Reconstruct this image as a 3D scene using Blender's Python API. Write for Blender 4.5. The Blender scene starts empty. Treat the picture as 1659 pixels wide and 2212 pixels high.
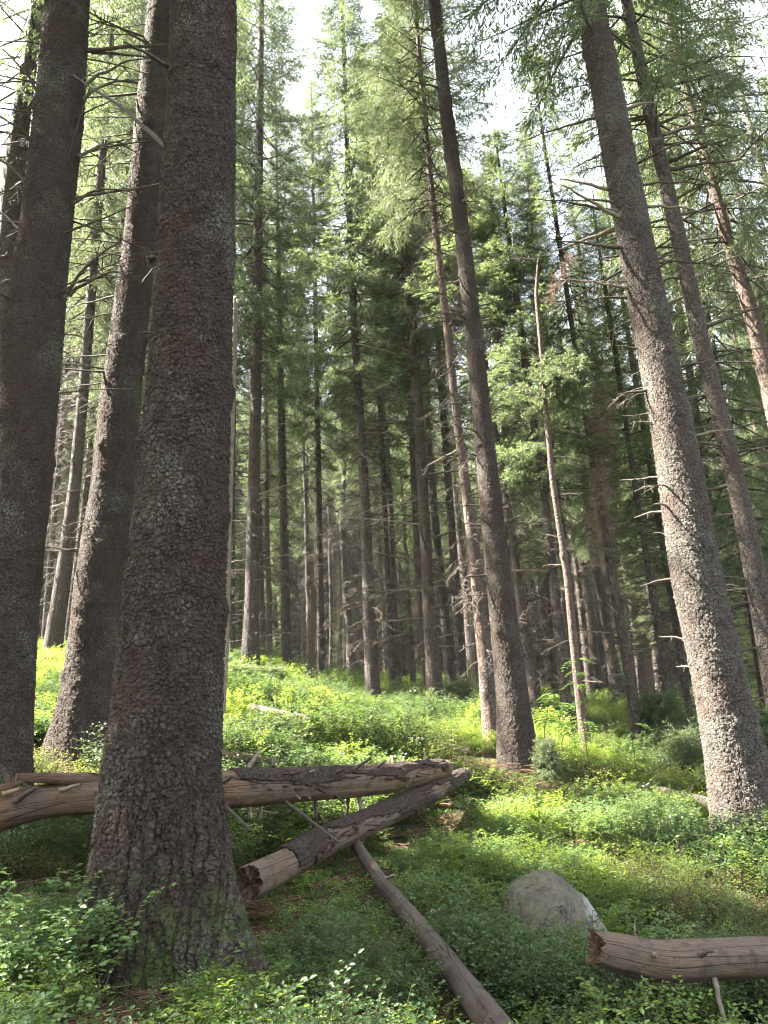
import bpy, math, random
import numpy as np
from mathutils import Vector, Matrix, Euler

SC = bpy.context.scene
COL = SC.collection
PI = math.pi
HAZE = .00045
rng = np.random.default_rng(7)
random.seed(7)

# ------------------------------------------------------------------ camera
F_PX, CX, CY = 1661.0, 829.5, 1106.0          # photo read at 1659 x 2212
PITCH, ROLL = math.radians(18.0), math.radians(-3.1)
EYE = np.array([0.0, 0.0, 1.5])
_R0 = np.array([1.0, 0, 0]); _U0 = np.array([0, -math.sin(PITCH), math.cos(PITCH)])
FWD = np.array([0, math.cos(PITCH), math.sin(PITCH)])
RT = math.cos(ROLL) * _R0 + math.sin(ROLL) * _U0
UP = -math.sin(ROLL) * _R0 + math.cos(ROLL) * _U0

def at(px, py, d):
    """world point seen at (px, py) whose distance ahead (world y) is d"""
    r = FWD + RT * (px - CX) / F_PX - UP * (py - CY) / F_PX
    return EYE + r * (d / r[1])

def mpp(p):
    """metres per photo pixel at world point p"""
    return float(np.dot(np.asarray(p) - EYE, FWD)) / F_PX

cam_d = bpy.data.cameras.new('camera'); cam = bpy.data.objects.new('camera', cam_d); COL.objects.link(cam)
cam_d.sensor_fit = 'VERTICAL'; cam_d.sensor_height = 36; cam_d.sensor_width = 27
cam_d.lens = F_PX / 2212 * 36; cam_d.clip_start = 0.05; cam_d.clip_end = 3000
M = Matrix.Identity(4)
for i in range(3):
    M[i][0], M[i][1], M[i][2], M[i][3] = RT[i], UP[i], -FWD[i], EYE[i]
cam.matrix_world = M
SC.camera = cam

# ------------------------------------------------------------------ numeric noise
def _hash(ix, iy, iz, seed):
    h = (ix * 374761393 + iy * 668265263 + iz * 2147483647 + seed * 974711) & 0xffffffff
    h = ((h ^ (h >> 13)) * 1274126177) & 0xffffffff
    return ((h ^ (h >> 16)) & 0xffff) / 65535.0

def vnoise(P, scale=1.0, seed=0, octaves=1):
    """value noise in [-1, 1] at points P (N, 3)"""
    out = 0; amp = 1; tot = 0
    P = np.asarray(P, float)
    for o in range(octaves):
        q = P * scale * (2 ** o) + 17.3 * o
        i = np.floor(q).astype(np.int64); f = q - i
        f = f * f * (3 - 2 * f)
        v = 0
        for dx in (0, 1):
            for dy in (0, 1):
                for dz in (0, 1):
                    w = (f[:, 0] if dx else 1 - f[:, 0]) * (f[:, 1] if dy else 1 - f[:, 1]) * (f[:, 2] if dz else 1 - f[:, 2])
                    v = v + w * _hash(i[:, 0] + dx, i[:, 1] + dy, i[:, 2] + dz, seed + o)
        out = out + amp * (v * 2 - 1); tot += amp; amp *= 0.5
    return out / tot

# ------------------------------------------------------------------ mesh helpers
def make_mesh(name, V, quads=None, tris=None, mats=(), midx=None, smooth=True, attrs=None):
    me = bpy.data.meshes.new(name)
    V = np.asarray(V, np.float32)
    nq = 0 if quads is None else len(quads); nt = 0 if tris is None else len(tris)
    me.vertices.add(len(V)); me.vertices.foreach_set('co', V.ravel())
    idx = []
    if nq: idx.append(np.asarray(quads, np.int32).ravel())
    if nt: idx.append(np.asarray(tris, np.int32).ravel())
    if idx:
        idx = np.concatenate(idx)
        me.loops.add(len(idx)); me.loops.foreach_set('vertex_index', idx)
        starts = np.concatenate([np.arange(nq) * 4, nq * 4 + np.arange(nt) * 3]).astype(np.int32)
        me.polygons.add(nq + nt); me.polygons.foreach_set('loop_start', starts)
        if smooth: me.polygons.foreach_set('use_smooth', np.ones(nq + nt, bool))
        if midx is not None: me.polygons.foreach_set('material_index', np.asarray(midx, np.int32))
    for m in mats: me.materials.append(m)
    if attrs:
        for k, (dom, typ, arr) in attrs.items():
            a = me.attributes.new(k, typ, dom)
            a.data.foreach_set('vector' if typ == 'FLOAT_VECTOR' else 'value', np.asarray(arr).ravel())
    me.update(calc_edges=True)
    return me

def link(name, me, parent=None, loc=None):
    o = bpy.data.objects.new(name, me); COL.objects.link(o)
    if parent is not None: o.parent = parent
    if loc is not None: o.location = [float(c) for c in loc]
    return o

def tag(o, label=None, cat=None, group=None, kind=None):
    if label: o['label'] = label
    if cat: o['category'] = cat
    if group: o['group'] = group
    if kind: o['kind'] = kind
    return o

def thing(name, label, cat, loc, group=None):
    o = bpy.data.objects.new(name, None); COL.objects.link(o)
    o.location = [float(c) for c in loc]; o.empty_display_size = 0.2
    return tag(o, label, cat, group)

def frames(P):
    P = np.asarray(P, float); T = np.gradient(P, axis=0)
    T /= np.linalg.norm(T, axis=1)[:, None] + 1e-12
    ref = np.array([0, 0, 1.0]) if abs(T[0][2]) < 0.9 else np.array([1.0, 0, 0])
    n = np.cross(ref, T[0]); n /= np.linalg.norm(n)
    N = []
    for t in T:
        n = n - t * np.dot(n, t); n /= np.linalg.norm(n) + 1e-12
        N.append(n)
    N = np.array(N); B = np.cross(T, N)
    return T, N, B

def grid_quads(rows, cols, off=0, closed=True):
    i = np.arange(rows - 1)[:, None]; c = cols if closed else cols - 1
    j = np.arange(c)[None, :]; j2 = (j + 1) % cols
    a = i * cols + j; b = i * cols + j2
    return (np.stack([a, b, b + cols, a + cols], -1).reshape(-1, 4) + off).astype(np.int32)

def tube(P, R, sides=6):
    P = np.asarray(P, float); R = np.asarray(R, float)
    T, N, B = frames(P)
    a = np.arange(sides) * 2 * PI / sides
    V = P[:, None] + (N[:, None] * np.cos(a)[None, :, None] + B[:, None] * np.sin(a)[None, :, None]) * R[:, None, None]
    return V.reshape(-1, 3), grid_quads(len(P), sides)

class MB:
    def __init__(s): s.V = []; s.Q = []; s.T = []; s.n = 0; s.mq = []; s.mt = []; s.aq = []
    def add(s, V, Q=None, T=None, m=0, a=0.5):
        if Q is not None and len(Q):
            s.Q.append(np.asarray(Q) + s.n); s.mq.append(np.full(len(Q), m))
            s.aq.append(np.broadcast_to(np.asarray(a, float), (len(Q),)).copy())
        if T is not None and len(T): s.T.append(np.asarray(T) + s.n); s.mt.append(np.full(len(T), m))
        s.V.append(V); s.n += len(V)
    def mesh(s, name, mats, smooth=True, tint=False):
        V = np.concatenate(s.V)
        Q = np.concatenate(s.Q) if s.Q else None; T = np.concatenate(s.T) if s.T else None
        mi = np.concatenate(s.mq + s.mt)
        at_ = None
        if tint:
            a = np.concatenate(s.aq + [np.full(sum(len(t) for t in s.T), .5)])
            at_ = {'tint': ('FACE', 'FLOAT', a.astype(np.float32))}
        return make_mesh(name, V, Q, T, mats, mi, smooth, at_)

def smooth_path(pts, n):
    """Catmull-Rom through pts (K, D)"""
    pts = np.asarray(pts, float); K = len(pts)
    ext = np.vstack([2 * pts[0] - pts[1], pts, 2 * pts[-1] - pts[-2]])
    u = np.linspace(0, K - 1 - 1e-9, n); k = u.astype(int); t = (u - k)[:, None]
    p0, p1, p2, p3 = ext[k], ext[k + 1], ext[k + 2], ext[k + 3]
    return 0.5 * ((2 * p1) + (-p0 + p2) * t + (2 * p0 - 5 * p1 + 4 * p2 - p3) * t ** 2 + (-p0 + 3 * p1 - 3 * p2 + p3) * t ** 3)

# ------------------------------------------------------------------ materials
class NT:
    def __init__(s, name):
        s.m = bpy.data.materials.new(name); s.m.use_nodes = True
        s.t = s.m.node_tree; s.t.nodes.clear()
        s.out = s.n('ShaderNodeOutputMaterial')
    def n(s, typ, ins=None, **pr):
        x = s.t.nodes.new(typ)
        for k, v in pr.items(): setattr(x, k, v)
        for k, v in (ins or {}).items(): s.set(x.inputs[k], v)
        return x
    def set(s, sock, v):
        if isinstance(v, bpy.types.NodeSocket): s.t.links.new(v, sock)
        elif isinstance(v, bpy.types.Node): s.t.links.new(v.outputs[0], sock)
        else: sock.default_value = v
    def math(s, op, a, b=0.0, clamp=False):
        x = s.n('ShaderNodeMath', operation=op, use_clamp=clamp); s.set(x.inputs[0], a); s.set(x.inputs[1], b); return x.outputs[0]
    def mix(s, f, a, b):
        x = s.n('ShaderNodeMix', data_type='RGBA'); s.set(x.inputs[0], f); s.set(x.inputs[6], a); s.set(x.inputs[7], b); return x.outputs[2]
    def ramp(s, f, lo, hi):
        x = s.n('ShaderNodeMapRange', interpolation_type='SMOOTHSTEP'); s.set(x.inputs[0], f); x.inputs[1].default_value = lo; x.inputs[2].default_value = hi; return x.outputs[0]
    def noise(s, co, scale, detail=3, rough=0.55):
        return s.n('ShaderNodeTexNoise', {'Vector': co, 'Scale': scale, 'Detail': detail, 'Roughness': rough})
    def obj(s, scale=(1, 1, 1), rnd=True):
        tc = s.n('ShaderNodeTexCoord')
        mp = s.n('ShaderNodeMapping', {'Vector': tc.outputs['Object'], 'Scale': scale})
        if rnd:
            oi = s.n('ShaderNodeObjectInfo')
            add = s.n('ShaderNodeVectorMath', {0: mp.outputs[0]}, operation='ADD')
            sc = s.math('MULTIPLY', oi.outputs['Random'], 37.0)
            s.set(add.inputs[1], s.n('ShaderNodeCombineXYZ', {0: sc, 1: sc, 2: sc}).outputs[0])
            return add.outputs[0]
        return mp.outputs[0]

def c4(*c): return (c[0], c[1], c[2], 1.0)

def bark_mat(name, base, dark, light, lichen_amt, plate=26.0, zs=1.0, disp=0.012, bump=0.5, moss_h=0.0, furrow_h=0.0, true_disp=True, ragged=.03):
    t = NT(name)
    co = t.obj((1, 1, 1), rnd=not true_disp)
    wob = t.noise(co, 5.0, 3)
    wv = t.n('ShaderNodeVectorMath', {0: wob.outputs['Color']}, operation='SUBTRACT'); wv.inputs[1].default_value = (.5, .5, .5)
    ws = t.n('ShaderNodeVectorMath', {0: wv.outputs[0]}, operation='SCALE'); ws.inputs['Scale'].default_value = 0.10
    wa = t.n('ShaderNodeVectorMath', {0: co, 1: ws.outputs[0]}, operation='ADD').outputs[0]
    fine = t.noise(wa, 38.0, 5, .7)
    fv = t.n('ShaderNodeVectorMath', {0: fine.outputs['Color']}, operation='SCALE'); fv.inputs['Scale'].default_value = ragged
    wa2 = t.n('ShaderNodeVectorMath', {0: wa, 1: fv.outputs[0]}, operation='ADD').outputs[0]
    m1 = t.n('ShaderNodeMapping', {'Vector': wa2, 'Scale': (1, 1, zs)}).outputs[0]
    v1 = t.n('ShaderNodeTexVoronoi', {'Vector': m1, 'Scale': plate}, feature='DISTANCE_TO_EDGE')
    v2 = t.n('ShaderNodeTexVoronoi', {'Vector': m1, 'Scale': plate}, feature='F1')
    v3 = t.n('ShaderNodeTexVoronoi', {'Vector': wa2, 'Scale': plate * 2.7}, feature='F1')
    cell = t.n('ShaderNodeSeparateColor', {0: v2.outputs['Color']}).outputs[0]
    cell2 = t.n('ShaderNodeSeparateColor', {0: v3.outputs['Color']}).outputs[1]
    edge = t.ramp(v1.outputs['Distance'], 0.0, 0.22)
    h = t.math('ADD', t.math('MULTIPLY', edge, t.math('MULTIPLY_ADD', cell, .5) if False else t.math('ADD', t.math('MULTIPLY', cell, .6), .35)), t.math('MULTIPLY', cell2, .35))
    h = t.math('ADD', t.math('MULTIPLY', h, .8), t.math('MULTIPLY', fine.outputs[0], .9))
    h = t.math('SUBTRACT', h, .2)
    if furrow_h > 0:
        sep = t.n('ShaderNodeSeparateXYZ', {0: t.obj((1, 1, 1), rnd=False)})
        mf = t.n('ShaderNodeMapping', {'Vector': wa2, 'Scale': (1, 1, .16)}).outputs[0]
        vf = t.n('ShaderNodeTexVoronoi', {'Vector': mf, 'Scale': 20.0}, feature='DISTANCE_TO_EDGE')
        fe = t.ramp(vf.outputs['Distance'], 0.0, 0.14)
        low = t.math('SUBTRACT', 1.0, t.ramp(sep.outputs[2], furrow_h * .4, furrow_h))
        h = t.math('ADD', h, t.math('MULTIPLY', t.math('MULTIPLY', t.math('SUBTRACT', fe, .8), .8), low))
    patch = t.noise(co, 2.3, 4, .6).outputs[0]
    big = t.ramp(t.noise(co, 1.6, 4, .65).outputs[0], .35, .65)
    col = t.mix(t.ramp(h, .15, 1.0), c4(*dark), c4(*base))
    col = t.mix(t.math('MULTIPLY', cell2, .55), col, c4(*light))
    col = t.mix(t.math('MULTIPLY', big, .45), col, c4(base[0] * 1.25, base[1] * .92, base[2] * .8))
    # pale lichen flakes, in drifts
    lf = t.ramp(t.noise(wa2, 70.0, 3, .7).outputs[0], .47, .56)
    lm = t.ramp(patch, .62 - lichen_amt, .80 - lichen_amt)
    lh = t.ramp(h, .35, .8)
    lic = t.math('MULTIPLY', t.math('MULTIPLY', lf, lm), lh)
    col = t.mix(t.math('MULTIPLY', lic, .85), col, c4(.15, .17, .135))
    col = t.mix(t.math('MULTIPLY', t.ramp(t.noise(co, 7, 4, .65).outputs[0], .5, .68), .5), col, c4(*[c * .55 for c in base]))
    if moss_h > 0:
        sepz = t.n('ShaderNodeSeparateXYZ', {0: t.obj((1, 1, 1), rnd=False)})
        mz = t.math('SUBTRACT', 1.0, t.ramp(sepz.outputs[2], moss_h * .2, moss_h))
        mm = t.math('MULTIPLY', mz, t.ramp(t.noise(co, 9.0, 4, .7).outputs[0], .42, .6))
        col = t.mix(mm, col, c4(.060, .078, .022))
    bs = t.n('ShaderNodeBsdfPrincipled', {'Base Color': col, 'Roughness': .85, 'Specular IOR Level': .25})
    if true_disp:
        d = t.n('ShaderNodeDisplacement', {'Height': h, 'Midlevel': .7, 'Scale': disp})
        t.set(t.out.inputs['Displacement'], d.outputs[0]); t.m.displacement_method = 'BOTH'
    else:
        b = t.n('ShaderNodeBump', {'Height': h, 'Strength': bump, 'Distance': disp})
        t.set(bs.inputs['Normal'], b.outputs[0])
    t.set(t.out.inputs['Surface'], bs)
    return t.m

def leaf_mat(name, cols, trans, tint_attr=True, tip=None, rough=.5, tfac=.35):
    """cols: dark, mid, light ; per-face tint and per-object random move between them"""
    t = NT(name)
    oi = t.n('ShaderNodeObjectInfo')
    a = t.n('ShaderNodeAttribute', attribute_name='tint') if tint_attr else None
    f = t.math('ADD', t.math('MULTIPLY', oi.outputs['Random'], .5), t.math('MULTIPLY', a.outputs['Fac'], .5)) if a else oi.outputs['Random']
    cr = t.n('ShaderNodeValToRGB', {0: f})
    e = cr.color_ramp.elements
    e[0].position = .1; e[0].color = c4(*cols[0]); e[1].position = .9; e[1].color = c4(*cols[2])
    m = e.new(.5); m.color = c4(*cols[1])
    bs = t.n('ShaderNodeBsdfPrincipled', {'Base Color': cr.outputs[0], 'Roughness': rough, 'Specular IOR Level': .35})
    tr = t.n('ShaderNodeBsdfTranslucent', {'Color': t.mix(.5, cr.outputs[0], c4(*trans))})
    mx = t.n('ShaderNodeMixShader', {0: tfac, 1: bs.outputs[0], 2: tr.outputs[0]})
    t.set(t.out.inputs['Surface'], mx)
    return t.m

def wood_mat(name, base, dark, grey, stretch=(1, 1, 1), scale=14, bump=.4, axis_len=None):
    """bare weathered wood: grain runs along the attribute 'along' of the log meshes"""
    t = NT(name)
    al = t.n('ShaderNodeAttribute', attribute_name='grain')     # (along, around, 0) in metres
    mp = t.n('ShaderNodeMapping', {'Vector': al.outputs['Vector'], 'Scale': (1.6, 34, 1)}).outputs[0]
    n1 = t.noise(mp, 4.0, 7, .75); n2 = t.noise(al.outputs['Vector'], 5.0, 5, .65)
    crack = t.n('ShaderNodeTexVoronoi', {'Vector': t.n('ShaderNodeMapping', {'Vector': al.outputs['Vector'], 'Scale': (.55, 16, 1)}).outputs[0], 'Scale': 1.0}, feature='DISTANCE_TO_EDGE')
    ck = t.ramp(crack.outputs['Distance'], .002, .016)
    col = t.mix(t.ramp(n1.outputs[0], .3, .7), c4(*dark), c4(*base))
    col = t.mix(t.ramp(n2.outputs[0], .42, .62), col, c4(*grey))
    spots = t.ramp(t.noise(al.outputs['Vector'], 38.0, 3, .7).outputs[0], .6, .72)
    col = t.mix(t.math('MULTIPLY', spots, .6), col, c4(*[c * .6 for c in dark]))
    blot = t.ramp(t.noise(al.outputs['Vector'], 11.0, 5, .7).outputs[0], .5, .66)
    col = t.mix(t.math('MULTIPLY', blot, .65), col, c4(*[c * .45 for c in dark]))
    col = t.mix(ck, c4(.02, .014, .01), col)
    n3 = t.noise(t.n('ShaderNodeMapping', {'Vector': al.outputs['Vector'], 'Scale': (4, 90, 1)}).outputs[0], 3.0, 4, .7)
    col = t.mix(t.math('MULTIPLY', t.ramp(n3.outputs[0], .52, .7), .5), col, c4(*[c * .5 for c in dark]))
    h = t.math('ADD', t.math('ADD', t.math('MULTIPLY', n1.outputs[0], .8), t.math('MULTIPLY', n3.outputs[0], .5)), t.math('MULTIPLY', ck, .7))
    b = t.n('ShaderNodeBump', {'Height': h, 'Strength': bump * 2, 'Distance': .014})
    bs = t.n('ShaderNodeBsdfPrincipled', {'Base Color': col, 'Roughness': .75, 'Normal': b.outputs[0], 'Specular IOR Level': .3})
    t.set(t.out.inputs['Surface'], bs)
    return t.m

def plain_mat(name, c1, c2, scale=20, bump=.4, rough=.85, dist=.01):
    t = NT(name); co = t.obj()
    n = t.noise(co, scale, 5, .65)
    col = t.mix(t.ramp(n.outputs[0], .3, .7), c4(*c1), c4(*c2))
    b = t.n('ShaderNodeBump', {'Height': n.outputs[0], 'Strength': bump, 'Distance': dist})
    t.set(t.out.inputs['Surface'], t.n('ShaderNodeBsdfPrincipled', {'Base Color': col, 'Roughness': rough, 'Normal': b.outputs[0], 'Specular IOR Level': .25}))
    return t.m

B_NEAR = bark_mat('bark_near', (.043, .031, .024), (.009, .007, .005), (.088, .070, .057), .13, plate=38, zs=1.1, disp=.0165, moss_h=.55, furrow_h=1.1)
B_DARK = bark_mat('bark_scaly', (.042, .031, .024), (.009, .007, .006), (.105, .086, .072), .14, plate=33, zs=1.3, disp=.017)
B_SUNLIT = bark_mat('bark_sunlit', (.062, .051, .043), (.010, .007, .005), (.19, .162, .142), .20, plate=30, zs=1.3, disp=.021)  # lighter copy of the scaly bark; part of the sunshine is in its colour
B_MID = bark_mat('bark_mid', (.056, .046, .038), (.02, .015, .012), (.15, .125, .105), .10, plate=18, zs=.8, disp=.03, bump=.8, true_disp=False)
B_PINK = bark_mat('bark_reddish', (.105, .080, .066), (.036, .025, .02), (.18, .145, .12), .0, plate=18, zs=.8, disp=.025, bump=.7, true_disp=False)
B_FAR = bark_mat('bark_far', (.066, .056, .047), (.025, .019, .015), (.13, .105, .09), .06, plate=11, zs=.6, disp=.04, bump=.8, true_disp=False)
M_TWIG = plain_mat('dead_twig_bark', (.045, .034, .027), (.10, .082, .066), 30, .3)
M_PALETWIG = plain_mat('pale_dead_twig', (.14, .11, .085), (.25, .20, .155), 30, .3)
M_NEEDLE = leaf_mat('spruce_needles', ((.048, .072, .034), (.085, .118, .055), (.138, .172, .080)), (.22, .28, .09), tfac=.54)
M_NEEDLE_LIT = leaf_mat('spruce_needles_sunlit', ((.064, .088, .044), (.098, .125, .060), (.14, .165, .080)), (.20, .24, .09), tfac=.45)  # lighter, yellower needle copy; sunlight on the foliage is put into the colour
M_BRANCH = plain_mat('branch_wood', (.045, .034, .026), (.09, .07, .055), 25, .3)
M_DRY = leaf_mat('dry_needles', ((.16, .10, .075), (.22, .15, .115), (.28, .20, .155)), (.22, .15, .10), tfac=.2)
M_BILB = leaf_mat('bilberry_leaf', ((.058, .112, .028), (.100, .176, .038), (.155, .245, .050)), (.40, .50, .04), tfac=.5, rough=.42)
M_BILB_SHADE = leaf_mat('bilberry_leaf_shaded', ((.052, .100, .034), (.088, .150, .048), (.135, .21, .062)), (.22, .36, .09), tfac=.35, rough=.42)  # cooler leaf copy; the skylit shade of the front is in its green
M_BILB_DARK = leaf_mat('bilberry_leaf_dark', ((.030, .064, .022), (.050, .098, .030), (.080, .140, .040)), (.16, .26, .05), tfac=.35, rough=.42)
M_STEM = plain_mat('bilberry_stem', (.06, .075, .022), (.13, .095, .055), 40, .2)
M_BROWNSTEM = plain_mat('heather_stem', (.045, .028, .018), (.10, .065, .04), 40, .2)
M_FERN = leaf_mat('rowan_leaf', ((.07, .14, .03), (.10, .19, .045), (.15, .25, .06)), (.26, .40, .07), tfac=.45)
M_MOSS = leaf_mat('moss_leaf', ((.035, .075, .015), (.06, .11, .02), (.10, .15, .03)), (.15, .22, .03), tfac=.25, rough=.8)
W_TAN = wood_mat('bare_wood_tan', (.25, .150, .085), (.060, .036, .023), (.125, .092, .068))
W_BROWN = wood_mat('bare_wood_brown', (.21, .142, .09), (.060, .040, .027), (.12, .090, .068))
W_RED = wood_mat('bare_wood_red', (.20, .112, .072), (.11, .062, .04), (.17, .12, .085))
W_GREY = wood_mat('bare_wood_grey', (.125, .092, .07), (.062, .045, .035), (.10, .08, .067))
W_PALE = wood_mat('bare_wood_pale', (.21, .16, .12), (.125, .095, .072), (.18, .15, .125))
M_ROT = plain_mat('rotten_wood', (.035, .018, .012), (.12, .06, .036), 22, .9, dist=.03)
M_ROTRED = plain_mat('rotten_wood_red', (.05, .026, .017), (.17, .095, .06), 30, .9, dist=.02)
M_OLDEND = plain_mat('old_broken_wood', (.075, .05, .034), (.16, .11, .072), 30, .8, dist=.02)
M_SPLINT = plain_mat('fresh_split_wood', (.17, .105, .055), (.29, .20, .11), 30, .4)

# ------------------------------------------------------------------ terrain from measured ground points
G_PX = [  # (x, y, distance ahead)
    (0, 2190, 2.75), (830, 2250, 3.2), (1080, 2240, 3.1), (1350, 2240, 3.2), (1659, 2235, 3.3),
    (370, 2050, 3.8), (580, 2085, 3.7), (190, 2000, 3.9), (100, 1905, 4.4), (0, 1900, 4.3),
    (1280, 2140, 4.2), (1340, 2030, 5.0), (1100, 2045, 4.6), (900, 1965, 4.9), (760, 1880, 5.3), (560, 1955, 4.5), (640, 1825, 5.6),
    (1000, 1725, 8.0), (1250, 1770, 7.5), (1610, 1785, 7.2), (1450, 1910, 5.6), (1659, 1960, 5.3), (1100, 1850, 6.3), (480, 1770, 6.0),
    (1113, 1608, 9.0), (1063, 1590, 10.3), (940, 1543, 14), (807, 1522, 14.5), (668, 1504, 16), (545, 1452, 16), (190, 1605, 7.6), (20, 1705, 6.2),
    (115, 1430, 16.5), (20, 1440, 17), (760, 1590, 10.2), (520, 1540, 12.5), (520, 1645, 8), (820, 1650, 8.4), (1250, 1612, 11), (1395, 1662, 10.5), (1470, 1665, 12), (1300, 1680, 9.3),
    (1659, 1600, 14), (1500, 1560, 22), (1300, 1545, 24), (1640, 1548, 30), (1000, 1505, 26), (700, 1480, 26), (400, 1440, 28), (100, 1420, 28), (1350, 1600, 15)]
GP = np.array([at(*p) for p in G_PX])
GP[:, 2] -= 0.10
extra = np.array([[0, 0, 0.05], [-1.3, 1.2, .45], [1.3, 1.2, .2], [-2.5, 2.5, .8], [0, -3, -.5], [4, 0, .2], [-4, 0, .6], [3.2, 3.2, .45], [-6, 6, 1.5], [7, 6, .6], [9, 10, .9],
                  [-12, 14, 3.6], [14, 16, 1.6], [-20, 40, 6.5], [0, 45, 5.2], [22, 45, 3.6], [-40, 75, 10.5], [0, 80, 8.5], [45, 80, 6.5], [-30, 10, 4.5], [30, 12, .5], [-15, -20, -1], [15, -20, -1.5]], float)
GP = np.vstack([GP, extra])

def _tps(P, Z, lam):
    n = len(P); d2 = ((P[:, None] - P[None]) ** 2).sum(-1)
    K = 0.5 * d2 * np.log(d2 + 1e-9) + lam * np.eye(n)
    A = np.zeros((n + 3, n + 3)); A[:n, :n] = K; A[:n, n] = 1; A[:n, n + 1:] = P; A[n, :n] = 1; A[n + 1:, :n] = P.T
    return np.linalg.solve(A, np.concatenate([Z, [0, 0, 0]]))
_S = 10.0
_GW = _tps(GP[:, :2] / _S, GP[:, 2], 0.004)

def ground(x, y, bumps=True):
    x = np.atleast_1d(np.asarray(x, float)); y = np.atleast_1d(np.asarray(y, float))
    cx = np.clip(x, -60, 70); cy = np.clip(y, -22, 95)
    q = np.stack([cx, cy], -1) / _S; P = GP[:, :2] / _S
    out = np.empty(len(x))
    for s in range(0, len(x), 20000):
        d2 = ((q[s:s + 20000, None] - P[None]) ** 2).sum(-1)
        out[s:s + 20000] = (0.5 * d2 * np.log(d2 + 1e-9)) @ _GW[:-3] + _GW[-3] + q[s:s + 20000] @ _GW[-2:]
    if bumps:
        p3 = np.stack([x, y, 0 * x], -1)
        out = out + .07 * vnoise(p3, 1.1, 3, 2) + .03 * vnoise(p3, 4.0, 5, 2)
    return out
def gz(x, y): return float(ground([x], [y])[0])

t = NT('forest_floor')
co = t.obj(rnd=False)
n1 = t.noise(co, .9, 4, .6).outputs[0]; n2 = t.noise(co, 14, 6, .7).outputs[0]; n3 = t.noise(co, 90, 4, .7).outputs[0]
litter = t.mix(t.ramp(n3, .3, .7), c4(.035, .02, .013), c4(.11, .066, .042))
moss = t.mix(t.ramp(n3, .3, .75), c4(.015, .03, .008), c4(.05, .085, .02))
col = t.mix(t.ramp(t.math('ADD', t.math('MULTIPLY', n1, .6), t.math('MULTIPLY', n2, .4)), .44, .58), moss, litter)
b = t.n('ShaderNodeBump', {'Height': t.math('ADD', n2, t.math('MULTIPLY', n3, .5)), 'Strength': .9, 'Distance': .03})
t.set(t.out.inputs['Surface'], t.n('ShaderNodeBsdfPrincipled', {'Base Color': col, 'Roughness': .95, 'Normal': b.outputs[0], 'Specular IOR Level': .1}))
M_GROUND = t.m

def spaced(lo, hi, near, n):
    u = np.linspace(-1, 1, n); s = np.sinh(u * 4.2) / math.sinh(4.2)
    return np.where(s < 0, near + s * (near - lo), near + s * (hi - near))
gx = spaced(-900, 900, 0, 420); gy = spaced(-900, 1500, 5, 420)
X, Y = np.meshgrid(gx, gy); Zg = ground(X.ravel(), Y.ravel())
me = make_mesh('ground', np.stack([X.ravel(), Y.ravel(), Zg], -1), grid_quads(420, 420, closed=False), mats=[M_GROUND])
tag(link('ground', me), kind='structure')

# ------------------------------------------------------------------ trunks
def polyline(tree):
    """image control points -> world centre line, radii (bottom to top), then extended to full height"""
    d = tree['d']; P, R = [], []
    for (y, x, w) in tree['pts']:
        p = at(x, y, d); P.append(p); R.append(w * .5 * mpp(p) * (.945 if d < 4 else .965))
    o = np.argsort([p[2] for p in P]); P = np.array(P)[o]; R = np.array(R)[o]
    g = gz(P[0][0], P[0][1])
    # carry the foot below the ground
    if P[0][2] > g - .25:
        dirv = (P[1] - P[0]) / (P[1][2] - P[0][2]) if len(P) > 1 else np.array([0, 0, 1.0])
        foot = P[0] + dirv * (g - .35 - P[0][2])
        P = np.vstack([foot, P]); R = np.concatenate([[R[0] * 1.05], R])
    if tree.get('broken'):
        return P, R, P[-1][2] - g
    H = tree.get('H', 24); top = g + H
    if P[-1][2] < top - .5:
        dirv = (P[-1] - P[-2]) / (P[-1][2] - P[-2][2]); dirv = dirv * .6 + np.array([0, 0, .4])
        m = np.linspace(0, 1, 7)[1:]
        ext = P[-1] + dirv * (top - P[-1][2]) * m[:, None]
        P = np.vstack([P, ext]); R = np.concatenate([R, R[-1] * (1 - m) + .02])
    return P, R, H

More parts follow.
